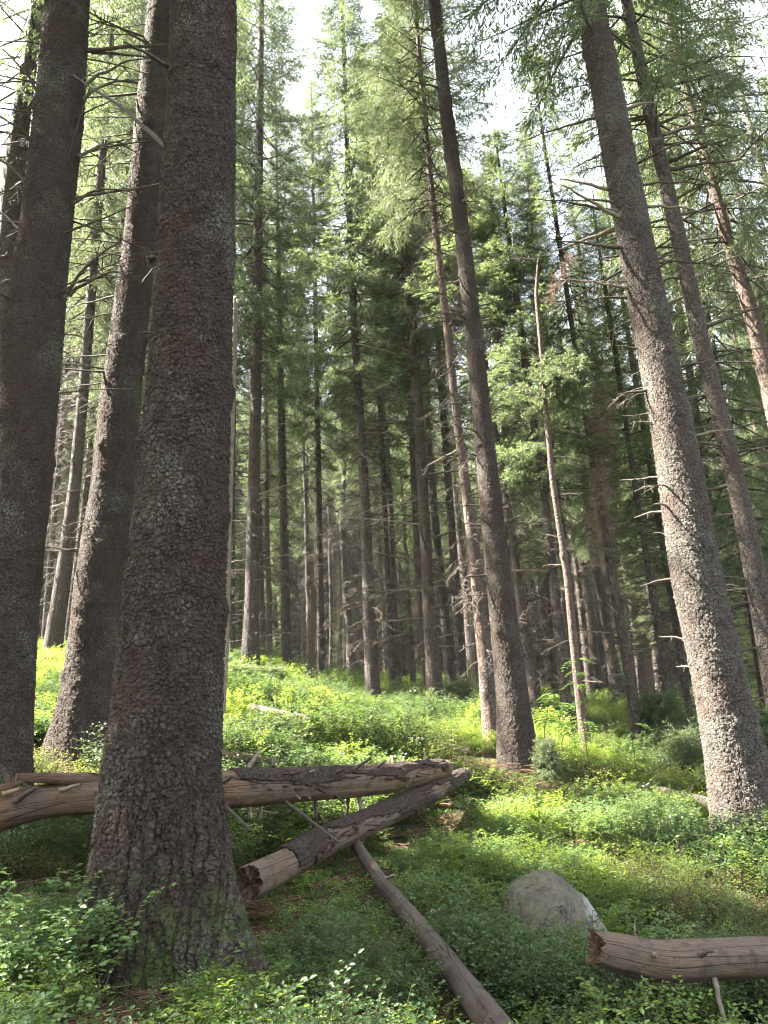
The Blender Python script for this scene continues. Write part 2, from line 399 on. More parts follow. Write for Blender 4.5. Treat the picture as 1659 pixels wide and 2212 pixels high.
def trunk_mesh(name, P, R, base, mat, zvis, dz, sides, flare=.25, lobes=(), seed=0, knots=14, broken=False):
    """dense rings below zvis (world), coarse above; horizontal rings about the centre line"""
    z0, z1 = P[0][2], P[-1][2]
    zv = min(zvis, z1)
    zz = np.concatenate([np.arange(z0, zv, dz), np.arange(zv, z1, max(.35, dz)), [z1]])
    cx = np.interp(zz, P[:, 2], P[:, 0]); cy = np.interp(zz, P[:, 2], P[:, 1])
    k = max(3, int(.5 / dz)) | 1
    r = np.interp(zz, P[:, 2], R)
    if k < len(zz) // 4:
        ker = np.hanning(k + 2)[1:-1]; ker /= ker.sum()
        sm = lambda a: np.convolve(np.pad(a, k // 2, 'edge'), ker, 'valid')
        n = (zz < zv).sum()
        for arr in (cx, cy, r): arr[:n] = sm(arr)[:n] if n > k else arr[:n]
    a = np.arange(sides) * 2 * PI / sides
    rr = np.repeat(r[:, None], sides, 1)
    h = zz - (z0 + .3)
    lob = np.zeros(sides)
    for (ang, amp, wid) in lobes:
        dd = (a - ang + PI) % (2 * PI) - PI
        lob += amp * np.exp(-(dd / wid) ** 2)
    rr *= 1 + (flare + lob)[None] * np.exp(-np.maximum(h, 0) / .30)[:, None]
    cyl = np.stack([np.repeat(np.cos(a)[None], len(zz), 0), np.repeat(np.sin(a)[None], len(zz), 0), np.repeat((zz * .8)[:, None], sides, 1)], -1).reshape(-1, 3)
    rr *= 1 + .05 * vnoise(cyl, 1.4, seed, 2).reshape(rr.shape) + .022 * vnoise(cyl, 5.0, seed + 3, 3).reshape(rr.shape)
    rs = np.random.default_rng(seed + 5)
    for _ in range(knots):                      # knots and old branch collars
        kz = rs.uniform(z0 + .9, zv); ka = rs.uniform(0, 2 * PI); s = rs.uniform(.03, .06)
        dd = ((a - ka + PI) % (2 * PI) - PI)[None] * rr
        rr += s * .45 * np.exp(-((dd / s) ** 2 + ((zz - kz)[:, None] / (s * 1.2)) ** 2))
    if broken:
        jag = .35 * np.abs(vnoise(np.stack([np.cos(a) * 2, np.sin(a) * 2, 0 * a], -1), 2.2, seed, 2))
        zz2 = np.repeat(zz[:, None], sides, 1); topm = zz2 > z1 - .4
        zz2 = np.where(topm, np.minimum(zz2, z1 - jag[None]), zz2)
    else:
        zz2 = np.repeat(zz[:, None], sides, 1)
    V = np.stack([cx[:, None] + rr * np.cos(a), cy[:, None] + rr * np.sin(a), zz2], -1).reshape(-1, 3)
    Q = grid_quads(len(zz), sides)
    V = np.vstack([V, [[cx[-1], cy[-1], z1 - (.3 if broken else 0)]]])
    j = np.arange(sides); o = (len(zz) - 1) * sides
    T = np.stack([o + j, o + (j + 1) % sides, np.full(sides, len(V) - 1)], -1)
    return make_mesh(name, V - np.asarray(base), Q, T, [mat])

# ------------------------------------------------------------------ dead branches (unit length along +X)
def dead_branch_mesh(name, seed, mat, twigs=6, r=.011, droop=.15, sides=6):
    rs = np.random.default_rng(seed); mb = MB()
    n = 9; s = np.linspace(0, 1, n)
    wig = np.cumsum(rs.normal(0, .012, (n, 2)), 0)
    P = np.stack([s, wig[:, 0], .12 * s - droop * s ** 2 + wig[:, 1]], -1)
    V, Q = tube(P, r * (1 - .75 * s), sides); mb.add(V, Q)
    for _ in range(twigs):
        u = rs.uniform(.2, .95); p = np.array([np.interp(u, s, P[:, k]) for k in range(3)])
        L = rs.uniform(.12, .42) * (1.1 - u * .6); ya = rs.choice([-1, 1]) * rs.uniform(.5, 1.2)
        dv = np.array([math.cos(ya), math.sin(ya), rs.uniform(-.5, .2)])
        m = np.linspace(0, 1, 4)[:, None]
        Pt = p + dv * L * m + np.array([0, 0, -.25 * L]) * m ** 2 + rs.normal(0, .006, (4, 3)) * (m > 0)
        V, Q = tube(Pt, r * .42 * (1 - .7 * m[:, 0]), 4); mb.add(V, Q)
    return mb.mesh(name, [mat])

DEAD = [dead_branch_mesh('branch_mesh', 40 + i, M_TWIG, tw, r, dr) for i, (tw, r, dr) in enumerate([(5, .021, .12), (9, .019, .25), (14, .017, .35), (0, .032, .05), (3, .026, -.05)])]
PALE = [dead_branch_mesh('pale_branch_mesh', 60 + i, M_PALETWIG, tw, r, dr) for i, (tw, r, dr) in enumerate([(1, .034, .08), (4, .024, .2)])]

# ------------------------------------------------------------------ living crowns
def crown_mesh(name, seed, H=14.0, Rm=1.6, nb=150, droop=.5, dens=1.0, mat=M_NEEDLE, tipmat=None, shape=.8, q=.017, lean_low=-.3, inner=.34, dead_low=.0):
    """spruce crown: base at z=0, tip at z=H"""
    rs = np.random.default_rng(seed); mb = MB()
    ga = 2.399963
    for b in range(nb):
        f = ((b + rs.uniform(0, .9)) / nb) ** .92
        z0 = f * H * .985
        env = (1 - f) ** shape * (.62 + .38 * min(1, f / .18))
        L = Rm * env * rs.uniform(.6, 1.12) + .12
        az = b * ga + rs.normal(0, .35)
        hd = np.array([math.cos(az), math.sin(az), 0]); sd = np.array([-math.sin(az), math.cos(az), 0])
        p0 = lean_low * (1 - f) + .55 * f ** 2 + rs.normal(0, .1)
        n = 8; s = np.linspace(0, 1, n)[:, None]
        P = hd * (L * s) + np.array([0, 0, 1.0]) * (L * (p0 * s - droop * .45 * (1 - f) * s ** 1.8 + .28 * s ** 3)) + sd * (L * .12 * rs.normal() * s ** 2)
        P[:, 2] += z0
        V, Q = tube(P, (.004 + .011 * L) * (1 - .85 * s[:, 0]), 3); mb.add(V, Q, m=1, a=.2)
        # hanging side twigs
        m = max(6, int((L * 10 + 6) * dens))
        u = np.tile(np.linspace(inner * (1 - f) ** .5, .97, m), 2) + rs.normal(0, .02, 2 * m); u = np.clip(u, .05, 1)
        side = np.repeat([-1.0, 1.0], m)
        keep = rs.random(2 * m) > dead_low * (1 - u)
        u, side = u[keep], side[keep]
        pos = np.stack([np.interp(u, s[:, 0], P[:, k]) for k in range(3)], -1)
        l = (.36 * L * (1 - u) + .13 + .05 * L) * rs.uniform(.55, 1.25, len(u))
        an = rs.uniform(.55, 1.1, len(u))
        dn = droop * (1 - .75 * f) * rs.uniform(.5, 1.5, len(u))
        dirs = hd * np.cos(an)[:, None] + sd * (np.sin(an) * side)[:, None]; dirs[:, 2] -= dn
        dirs /= np.linalg.norm(dirs, axis=1)[:, None]
        # tip leader
        pos = np.vstack([pos, P[-2]]); l = np.append(l, .22); dirs = np.vstack([dirs, (P[-1] - P[-2]) / np.linalg.norm(P[-1] - P[-2])])
        dn = np.append(dn, .1)
        K = len(l)
        cnt = np.maximum(3, (l / .0205).astype(int))
        ti = np.repeat(np.arange(K), cnt)
        w = np.concatenate([np.linspace(.05, 1, c) for c in cnt])
        base = pos[ti] + dirs[ti] * (l[ti] * w)[:, None]; base[:, 2] -= dn[ti] * .35 * l[ti] * w ** 2
        N = len(ti)
        rnd = rs.normal(0, 1, (N, 3)); rnd -= dirs[ti] * (rnd * dirs[ti]).sum(1)[:, None]
        rnd /= np.linalg.norm(rnd, axis=1)[:, None] + 1e-9
        qd = dirs[ti] * .75 + rnd * .75; qd[:, 2] -= .25 * dn[ti]
        qd /= np.linalg.norm(qd, axis=1)[:, None]
        ql = rs.uniform(.07, .15, N) * (1.0 - .35 * w)
        wd = np.cross(qd, rs.normal(0, 1, (N, 3))); wd /= np.linalg.norm(wd, axis=1)[:, None] + 1e-9
        qw = q * rs.uniform(.6, 1.15, N)
        mid = base + qd * (ql * .45)[:, None]
        V = np.stack([base, mid + wd * (qw * .5)[:, None], base + qd * ql[:, None], mid - wd * (qw * .5)[:, None]], 1).reshape(-1, 3)
        Q = np.arange(4 * N).reshape(-1, 4)
        bt = rs.uniform(0, .45)
        mb.add(V, Q, m=0, a=np.clip(bt + .45 * w * u_of(ti, u, K) + rs.normal(0, .1, N), 0, 1))
    return mb.mesh(name, [mat, M_BRANCH], smooth=False, tint=True)

def u_of(ti, u, K):
    uu = np.append(u, 1.0)
    return uu[ti]

def dead_low_mesh(name, seed, H, nb, Lm):
    """bare lower branches of a far tree, base at z=0"""
    rs = np.random.default_rng(seed); mb = MB()
    for b in range(nb):
        z0 = rs.uniform(.12, 1) * H; az = rs.uniform(0, 2 * PI); L = Lm * rs.uniform(.25, 1) * (.4 + .6 * z0 / H)
        hd = np.array([math.cos(az), math.sin(az), 0]); n = 5; s = np.linspace(0, 1, n)[:, None]
        P = hd * L * s + np.array([0, 0, 1.0]) * (L * (rs.uniform(-.2, .25) * s - .35 * s ** 2)) + np.cumsum(rs.normal(0, .02 * L, (n, 3)), 0) * (s > 0)
        P[:, 2] += z0
        V, Q = tube(P, (.007 + .008 * L) * (1 - .6 * s[:, 0]), 3); mb.add(V, Q)
        for _ in range(int(4 + 7 * L)):
            u = rs.uniform(.2, 1); p = np.array([np.interp(u, s[:, 0], P[:, k]) for k in range(3)])
            sdv = np.array([-hd[1], hd[0], 0]) * rs.choice([-1, 1]) + hd * .6 + np.array([0, 0, rs.uniform(-1.0, .1)])
            l = rs.uniform(.15, .45) * L * .8
            Pt = p + sdv * l * np.linspace(0, 1, 3)[:, None]; Pt[1:] += rs.normal(0, .02, (2, 3))
            V, Q = tube(Pt, np.array([.007, .006, .004]), 3); mb.add(V, Q)
    return mb.mesh(name, [M_TWIG])

CROWNS = [crown_mesh('crown_mesh', 100, 14, 1.6, 210, .55),
          crown_mesh('crown_mesh', 101, 14, 1.95, 190, .75, 1.0),
          crown_mesh('crown_mesh', 102, 14, 1.4, 220, .45, 1.0, shape=.6),
          crown_mesh('crown_mesh', 103, 14, 1.75, 165, .9, .85, dead_low=.4),
          crown_mesh('crown_mesh', 104, 14, 1.75, 200, .8, 1.0, mat=M_NEEDLE_LIT),
          crown_mesh('crown_mesh', 105, 14, 2.1, 170, 1.0, .9, mat=M_NEEDLE_LIT, shape=.7)]
LOWS = [dead_low_mesh('dead_branches_mesh', 200 + i, 8.0, n, L) for i, (n, L) in enumerate([(90, 1.3), (120, 1.6), (60, 1.0), (150, 1.2)])]

def put_crown(root, P, R, base, kind, zc, ztop, wid=1.0, rz=0.0):
    c = link('crown', CROWNS[kind], root)
    axis = lambda z: np.array([np.interp(z, P[:, 2], P[:, 0]), np.interp(z, P[:, 2], P[:, 1]), z])
    a, b = axis(zc), axis(ztop)
    dv = Vector(b - a); L = dv.length
    qn = Vector((0, 0, 1)).rotation_difference(dv.normalized())
    c.rotation_mode = 'QUATERNION'; c.rotation_quaternion = qn @ Euler((0, 0, rz)).to_quaternion()
    c.location = Vector(a - base); c.scale = (wid, wid, L / 14.0)
    return c

def put_branch(root, P, R, base, z, az, L, mesh, tilt=0.0):
    x = np.interp(z, P[:, 2], P[:, 0]); y = np.interp(z, P[:, 2], P[:, 1]); r = np.interp(z, P[:, 2], R)
    o = link('branch', mesh, root)
    o.location = (x + math.cos(az) * r * .88 - base[0], y + math.sin(az) * r * .88 - base[1], z - base[2])
    o.rotation_euler = (random.uniform(-.5, .5), -tilt, az); k = (.35 + .6 * L) * (.55 if -4 < base[0] < -1.5 and base[1] < 8 else 1 if base[1] < 9.7 else .62); o.scale = (L, k, k)
    return o

GRP = 'spruce trees standing on the slope'
# each: distance, (y, x, width) on the photo, bark, crown (kind, base height, half width), dead limbs
TREES = [
  dict(k='A', d=3.8, H=27, bark=B_NEAR, pts=[(1900,352,305),(1800,350,286),(1700,347,264),(1500,363,247),(1250,380,224),(1000,400,202),(750,415,182),(500,425,170),(250,434,156),(0,442,142)],
       crown=(1, 9, 1.25), dz=.0075, sides=340, zvis=6.9, flare=.10, lobes=[(-.5, 1.0, .32), (PI*1.08, .28, .5), (-1.9, .30, .4), (1.4, .5, .5)],
       lab='thickest spruce trunk, lichen flecked bark, rooted behind leafy bushes at the front'),
  dict(k='T1', d=6.2, H=26, bark=B_DARK, pts=[(1690,-12,150),(1486,2,138),(1293,17,130),(1093,40,128),(843,62,125),(700,74,122),(500,98,108),(250,127,103),(0,146,92)],
       crown=(3, 10, 1.3), dz=.012, sides=250, zvis=9.5, flare=.12, lobes=[(-.6,.2,.5)], lab='big scaly spruce trunk cut off by the left edge, beside the log with splintered end'),
  dict(k='T2', d=7.6, H=27, bark=B_DARK, pts=[(1600,182,138),(1468,197,115),(1243,215,102),(1043,246,92),(843,262,84),(700,281,78),(500,305,71),(250,327,68),(0,350,56)],
       crown=(0, 13, 1.3), dz=.013, sides=240, zvis=11, flare=.2, lobes=[(-.6,.2,.5),(PI,.25,.5)], lab='smooth brown spruce trunk half hidden behind the thickest lichen flecked trunk'),
  dict(k='R', d=7.3, H=27, bark=B_SUNLIT, pts=[(1775,1618,158),(1650,1592,132),(1486,1557,114),(1243,1505,108),(1093,1480,101),(943,1455,91),(743,1416,82),(500,1368,75),(250,1321,68),(0,1272,60)],
       crown=(3, 9.2, 1.25), dz=.010, sides=300, zvis=10.5, flare=.02, lobes=[(PI*1.05,.06,.4),(-1.2,.12,.4),(.2,.2,.5)], lab='leaning spruce trunk with sunlit left side and many bare side stubs'),
  dict(k='R2', d=9.5, H=25, bark=B_MID, pts=[(1600,1700,62),(1243,1632,46),(1093,1602,41),(943,1566,38),(743,1516,35),(500,1463,33),(250,1405,28),(0,1353,23)],
       crown=(3, 9.5, 1.2), zvis=14, lab='slimmer spruce leaning right behind the sunlit trunk with bare stubs'),
  dict(k='R3', d=11, H=24, bark=B_PINK, pts=[(1500,1800,50),(900,1675,38),(700,1630,34),(500,1567,25),(350,1527,22),(150,1470,16),(0,1436,12)],
       crown=(5, 7.5, 1.15), zvis=16, lab='reddish spruce trunk crossing the upper right corner'),
  dict(k='C', d=9.0, H=23, bark=B_DARK, pts=[(1606,1116,78),(1486,1105,70),(1243,1076,56),(1093,1061,49),(943,1045,42),(743,1026,38),(500,998,33),(250,965,29),(0,938,25)],
       crown=(2, 13.0, .9), dz=.022, sides=150, zvis=13, flare=.15, lobes=[(-.4,.2,.5),(PI,.15,.5)], lab='dark straight spruce trunk at the crest, larger of a touching pair'),
  dict(k='C2', d=10.4, H=19, bark=B_PINK, pts=[(1588,1064,42),(1443,1050,35),(1243,1030,29),(1043,1005,22),(843,980,18),(743,970,18),(500,941,15),(250,916,12),(75,902,9)],
       crown=(4, 8.5, .85), zvis=13, lab='thin pinkish spruce trunk rooted just left of its darker twin at the crest'),
  dict(k='D', d=14, H=19.5, bark=B_MID, pts=[(1538,943,40),(1310,926,29),(1123,917,25),(943,907,24),(743,893,22),(500,878,17),(350,872,12)],
       crown=(4, 7.5, .85), zvis=15, lab='lichen spotted spruce on the crest, alone right of the jagged stump'),
  dict(k='E', d=14.5, H=19.8, bark=B_MID, pts=[(1519,807,35),(1310,796,27),(1123,791,22),(893,777,20),(700,765,16),(500,757,14),(350,751,12),(200,746,8)],
       crown=(0, 6.5, 1.1), zvis=16, lab='slender spruce at the crest with pale peeled strip along its lower trunk'),
  dict(k='F', d=16, H=25, bark=B_MID, pts=[(1446,540,44),(1293,544,32),(1143,546,27),(893,552,25),(700,555,24),(500,557,20),(250,561,17),(50,564,13)],
       crown=(0, 7.0, 1.3), zvis=20, lab='tall grey green spruce standing above the dark juniper like bushes'),
  dict(k='T0', d=11, H=24, bark=B_MID, pts=[(1500,-40,56),(450,22,48),(250,46,38),(25,80,30)], crown=(3, 10, 1.1), zvis=16,
       lab='spruce trunk peeping out along the left edge behind the big scaly trunk'),
  dict(k='LB1', d=16, H=24, bark=B_MID, pts=[(1421,111,43),(1243,137,34),(1043,162,26),(843,180,24),(600,200,20)], crown=(4, 8.5, 1.2), zvis=14,
       lab='largest far spruce seen in the gap left of the smooth brown trunk'),
  dict(k='LB2', d=19, H=24, bark=B_FAR, pts=[(1422,140,15),(1093,182,14),(843,207,12)], crown=(4, 9, 1.1), zvis=12, lab='thin spruce right of the largest far trunk in the left gap'),
  dict(k='LB3', d=21, H=22, bark=B_FAR, pts=[(1422,93,16),(1193,110,12),(900,135,11)], crown=(0, 9, 1.1), zvis=12, lab='thin spruce left of the largest far trunk in the left gap'),
  dict(k='H', d=13, H=15, bark=B_MID, pts=[(1660,1386,27),(1443,1358,25),(1243,1322,20),(1093,1298,18),(968,1276,14),(800,1250,9)], crown=(3, 9.0, .75), zvis=14,
       lab='spruce below the slope with dry reddish brush hanging from its trunk'),
  dict(k='I', d=14, H=11.5, bark=B_MID, pts=[(1679,1470,20),(1343,1420,17),(1123,1383,13),(900,1350,10)], crown=(3, 3.6, .9), zvis=14, lab='thin dark spruce left of the sunlit trunk, rooted in the hollow'),
  dict(k='I2', d=16, H=13.5, bark=B_FAR, pts=[(1604,1499,17),(1300,1452,15),(983,1400,12)], crown=(1, 4.5, .85), zvis=14, lab='thin spruce just left of the sunlit trunk, set further up the hollow'),
  dict(k='J', d=13, H=12.5, bark=B_MID, pts=[(1592,1232,28),(1486,1220,25),(1293,1199,22),(1118,1182,17),(893,1150,15)], crown=(1, 4.6, .9), zvis=15,
       lab='dark spruce behind the rowan saplings with drooping low branches'),
  dict(k='K', d=13.2, H=11.5, bark=B_MID, pts=[(1566,1166,32),(1343,1130,22),(1143,1105,15),(928,1069,12)], crown=(2, 8, .9), zvis=14, lab='spruce just right of the dark touching pair at the crest'),
  dict(k='D2', d=19, H=22, bark=B_PINK, pts=[(1520,930,20),(1243,903,15),(893,887,11)], crown=(0, 9, 1.0), zvis=14, lab='reddish spruce stem showing behind the lichen spotted crest spruce'),
  dict(k='M', d=19, H=21, bark=B_FAR, pts=[(1521,850,18),(1170,835,11)], crown=(1, 7, 1.0), zvis=12, lab='spruce standing right of the peeled slender trunk at the crest'),
  dict(k='N', d=18, H=21, bark=B_FAR, pts=[(1521,1002,24),(1310,988,17)], crown=(2, 7, 1.0), zvis=12, lab='spruce left of the pale bare pole at the crest'),
  dict(k='O', d=18, H=22, bark=B_FAR, pts=[(1460,501,16),(1123,502,12)], crown=(0, 8, 1.0), zvis=12, lab='light barked spruce left of the tall grey green one'),
  dict(k='Q', d=20, H=20, bark=B_FAR, pts=[(1465,620,24),(1123,612,16)], crown=(3, 8, 1.0), zvis=12, lab='spruce wrapped in dead twigs left of the jagged stump'),
  dict(k='Q2', d=21, H=21, bark=B_FAR, pts=[(1482,694,18),(1150,690,13)], crown=(1, 7, 1.0), zvis=12, lab='spruce just right of the jagged stump'),
  dict(k='S1', d=26, H=22.5, bark=B_FAR, pts=[(1500,1105,16),(700,1078,10)], crown=(4, 5, 1.0), zvis=12, lab='pointed yellow green spruce whose tip stands against the white sky'),
  dict(k='S2', d=27, H=25, bark=B_FAR, pts=[(1500,1200,16),(700,1165,10)], crown=(4, 5, 1.05), zvis=12, lab='taller spruce tip in the sky gap beside the sunlit trunk'),
  dict(k='Y1', d=15, H=21, bark=B_FAR, pts=[(1550,1660,26),(1000,1580,18)], crown=(5, 3.2, 1.2), zvis=10, lab='sunlit pale green spruce with hanging sprays right of the sunlit trunk'),
  dict(k='Y2', d=19, H=23, bark=B_FAR, pts=[(1550,1590,22),(1000,1520,16)], crown=(4, 4.0, 1.2), zvis=10, lab='yellow green spruce between the sunlit trunk and the slimmer leaning one'),
]
# spruces added outside the frame; crowns set where they shape shade and close edges
ADDED_SIDE = [(-6.5, 6.2, 24, 3, 8.5), (-10.5, 5.3, 25, 0, 9), (-9.0, 6.4, 25, 1, 10.5), (-9.5, 2.5, 23, 0, 6), (-6.2, 1.5, 22, 1, 6.5),
        (-9.0, 10.3, 27, 0, 18.5), (10.5, 13.0, 23, 5, 4), (9.3, 9.6, 24, 4, 8), (-12.5, 2.7, 23, 3, 7), (-8.0, 0, 22, 2, 6), (-15, 7.6, 24, 1, 7)]

# ------------------------------------------------------------------ build the trees
OCC = []
BR_SPEC = {  # bare limbs: image y range they leave the trunk at, count, length range, sideways bias, pale share
    'A': (60, 1300, 5, .10, .18, .3, .0), 'T1': (40, 900, 40, .5, 1.5, .85, .0), 'T2': (40, 1200, 56, .5, 1.3, .85, .0),
    'R': (230, 1560, 62, .25, .95, .8, .22), 'R2': (60, 1300, 44, .4, 1.5, .7, .1), 'R3': (40, 800, 34, .6, 1.9, .7, .0),
    'C': (40, 1300, 34, .15, .6, .7, .1), 'C2': (200, 1350, 40, .2, .8, .6, .2), 'D': (500, 1420, 90, .3, 1.7, .6, .2), 'E': (400, 1420, 80, .3, 1.6, .6, .2),
    'F': (500, 1400, 90, .4, 1.3, .6, .3), 'T0': (100, 900, 20, .5, 1.3, .7, .1), 'H': (1000, 1500, 30, .3, .9, .6, .3), 'J': (900, 1480, 36, .4, 1.2, .6, .2),
    'K': (1000, 1480, 24, .3, .9, .6, .2), 'I': (1150, 1550, 24, .3, 1.0, .6, .3), 'LB1': (850, 1300, 30, .5, 1.3, .7, .2)}
for i, T in enumerate(TREES):
    P, R, H = polyline(T)
    fx, fy = P[0][0], P[0][1]
    base = np.array([np.interp(gz(fx, fy), P[:, 2], P[:, 0]), T['d'], gz(fx, fy)])
    root = thing('spruce_tree', T['lab'], 'tree', base, GRP)
    OCC.append((base[0], base[1], .9))
    me = trunk_mesh('trunk_mesh', P, R, base, T['bark'], T['zvis'], T.get('dz', .06), T.get('sides', 28), T.get('flare', .22), T.get('lobes', ()), 300 + i, 22 if 'dz' in T else 8)
    link('trunk', me, root)
    ck, ch, cw = T['crown']
    put_crown(root, P, R, base, ck, base[2] + ch, P[-1][2], cw, i * 1.3)
    if T['k'] in BR_SPEC:
        y0, y1, n, l0, l1, side, pale = BR_SPEC[T['k']]
        ys = sorted(random.uniform(y0, y1) for _ in range(n))
        for y in ys:
            xs = [p[1] for p in T['pts']]; yy = [p[0] for p in T['pts']]
            x = np.interp(y, yy[::-1], xs[::-1]); z = at(x, y, T['d'])[2]
            s = random.choice([-1, 1])
            az = (0 if s > 0 else PI) + random.gauss(0, .9 * (1.3 - side))
            up = (y1 - y) / (y1 - y0)
            L = random.uniform(l0, l1) * (.55 + .6 * up)
            if T['k'] == 'R' and y > 700: L *= .6
            mesh = random.choice(PALE) if random.random() < pale else (random.choice(DEAD) if L > .35 else DEAD[3 if random.random() < .6 else 4])
            put_branch(root, P, R, base, z, az, L, mesh, random.uniform(-.25, .2))
    if T['d'] > 10 and T['k'] not in ('R3',):
        o = link('dead_branches', LOWS[i % 4], root); o.rotation_euler.z = i * 2.1  # bare dead branches of the lower trunk
        o.location = (0, 0, 0); o.scale = (.8, .8, (ch + .5) / 8.0)

# long bare limbs of the big left trees, placed as they reach out in the picture
def limb(k, p0, p1, d0, d1, r, sag=.0, twigs=4, seed=0):
    root = [o for o in COL.objects if o.get('label') == next(t for t in TREES if t['k'] == k)['lab']][0]
    b = np.array(root.location)
    a, c = at(*p0, d0), at(*p1, d1); s = np.linspace(0, 1, 9)[:, None]
    Pp = a + (c - a) * s + np.array([0, 0, sag]) * (s - s ** 2) * 4 + np.cumsum(np.random.default_rng(seed).normal(0, .008, (9, 3)), 0) * (s > 0)
    mb = MB(); V, Q = tube(Pp - b, r * (1 - .65 * s[:, 0]), 7); mb.add(V, Q)
    rs = np.random.default_rng(seed + 3); L = np.linalg.norm(c - a)
    for _ in range(twigs):
        u = rs.uniform(.25, 1); q = np.array([np.interp(u, s[:, 0], Pp[:, j]) for j in range(3)]) - b
        dv = (c - a) / L + rs.normal(0, .6, 3); l = rs.uniform(.15, .4) * L
        m = np.linspace(0, 1, 4)[:, None]
        V, Q = tube(q + dv * l * m - np.array([0, 0, .2 * l]) * m ** 2, r * .4 * (1 - .7 * m[:, 0]), 5); mb.add(V, Q)
    link('branch', mb.mesh('limb_mesh', [M_TWIG]), root)
for j, (p0, p1, d0, d1, sag, tw) in enumerate([((360, 320), (160, 162), 3.75, 4.5, .05, 2), ((370, 142), (262, 86), 3.7, 3.4, .0, 0), ((330, 555), (318, 545), 3.7, 3.6, 0, 0)]):
    limb('A', p0, p1, d0, d1, .016, sag, tw, 20 + j)
for j, (p0, p1) in enumerate([((92, 225), (15, 108)), ((55, 395), (-30, 330)), ((60, 515), (-40, 455)), ((30, 675), (-30, 640)), ((180, 190), (310, 130)), ((178, 215), (305, 185)),
                              ((150, 640), (255, 590)), ((158, 440), (275, 410)), ((170, 340), (285, 308)), ((140, 645), (260, 520))]):
    limb('T1', p0, p1, 6.1, 6.1 + .3 * ((j % 3) - 1), .017, .08, 3, 50 + j)

ADDED_SIDE_GRP = 'spruces added just beyond the edges of the view'
for i, (x, y, H, kind, ch) in enumerate(ADDED_SIDE):
    b = np.array([x, y, gz(x, y)])
    P = np.array([[x, y, b[2] - .3], [x, y, b[2] + H]]); R = np.array([.24, .02])
    root = thing('spruce_tree', 'added spruce just out of view, its crown set to shape shade and close edges', 'tree', b, ADDED_SIDE_GRP)
    link('trunk', trunk_mesh('trunk_mesh', P, R, b, B_MID, b[2] + 8, .1, 24, seed=500 + i), root)
    put_crown(root, P, R, b, kind, b[2] + ch, b[2] + H, 1.25, i)

def project(p):
    r = np.asarray(p) - EYE; dz = r @ FWD
    return CX + (r @ RT) / dz * F_PX, CY - (r @ UP) / dz * F_PX

# dead standing stems
def snag(label, pts, d, mat, name='dead_tree', sides=26, seed=0, twigs=0, group=None):
    T = dict(pts=pts, d=d, broken=True); P, R, H = polyline(T)
    g = gz(P[0][0], P[0][1]); b = np.array([P[0][0], d, g])
    root = thing(name, label, 'dead tree', b, group)
    OCC.append((b[0], b[1], .7))
    link('trunk', trunk_mesh('trunk_mesh', P, R, b, mat, P[-1][2], .05, sides, .15, (), seed, 3, broken=True), root)
    for _ in range(twigs):
        z = random.uniform(g + .8, P[-1][2]); az = random.choice([0, PI]) + random.gauss(0, .5)
        put_branch(root, P, R, b, z, az, random.uniform(.15, .6), random.choice(DEAD + PALE), random.uniform(-.3, .2))
    return root, P, R, b
M_BARE = plain_mat('barkless_stem', (.13, .10, .078), (.22, .18, .145), 9, .4)
snag('pale barkless dead pole standing behind the thickest trunk', [(1460, 485, 13), (1393, 489, 12), (1100, 496, 12), (743, 506, 13), (640, 509, 12)], 11.5, M_BARE, seed=31)
snag('jagged topped brown stump of a snapped spruce on the crest', [(1500, 668, 23), (1400, 670, 20), (1287, 675, 18), (1265, 676, 17)], 16.5, B_PINK, 'broken_stump', seed=32)
snag('thin pale bare pole among the dark trunks at the crest', [(1512, 1024, 11), (1400, 1020, 10), (1250, 1014, 9), (1150, 1010, 5)], 16, M_BARE, seed=33)
gr, GPp, GRr, gb = snag('slender sunlit reddish snag with snapped tangled top', [(1636, 1269, 26), (1486, 1249, 19), (1243, 1225, 16), (1043, 1194, 13), (893, 1180, 11), (743, 1168, 10), (635, 1158, 9), (555, 1163, 4)], 11.5, B_PINK, seed=34, twigs=34)

def spray(root, name, base, p, mesh, scale, rot):
    o = link(name, mesh, root); o.location = [float(c) for c in (np.asarray(p) - base)]; o.scale = (scale,) * 3; o.rotation_euler = rot
    return o
# a lone flat living spray and dry brush, built like short crowns
SPRAY = crown_mesh('spray_mesh', 150, .5, .75, 14, .5, 1.3, mat=M_NEEDLE_LIT, shape=.3, q=.03)
BRUSH = crown_mesh('brush_mesh', 151, 2.4, .34, 44, 1.4, .35, mat=M_DRY, shape=.3, q=.012, lean_low=-.9)
spray(gr, 'living_spray', gb, at(1200, 860, 11.4), SPRAY, .7, (0, .2, .4))
spray(gr, 'living_spray', gb, at(1225, 828, 11.3), SPRAY, .6, (0, .15, 2.4))
spray(gr, 'dry_tangle', gb, at(1188, 640, 11.5), BRUSH, .32, (.4, .6, 0))
hr = [o for o in COL.objects if str(o.get('label', '')).startswith('spruce below the slope')][0]
hb = np.array(hr.location)
for (x, y, s) in [(1300, 1060, .55), (1312, 960, .5), (1305, 1150, .45), (1292, 1210, .35)]:
    spray(hr, 'dry_brush', hb, at(x, y, 12.8), BRUSH, s, (0, .05, x))

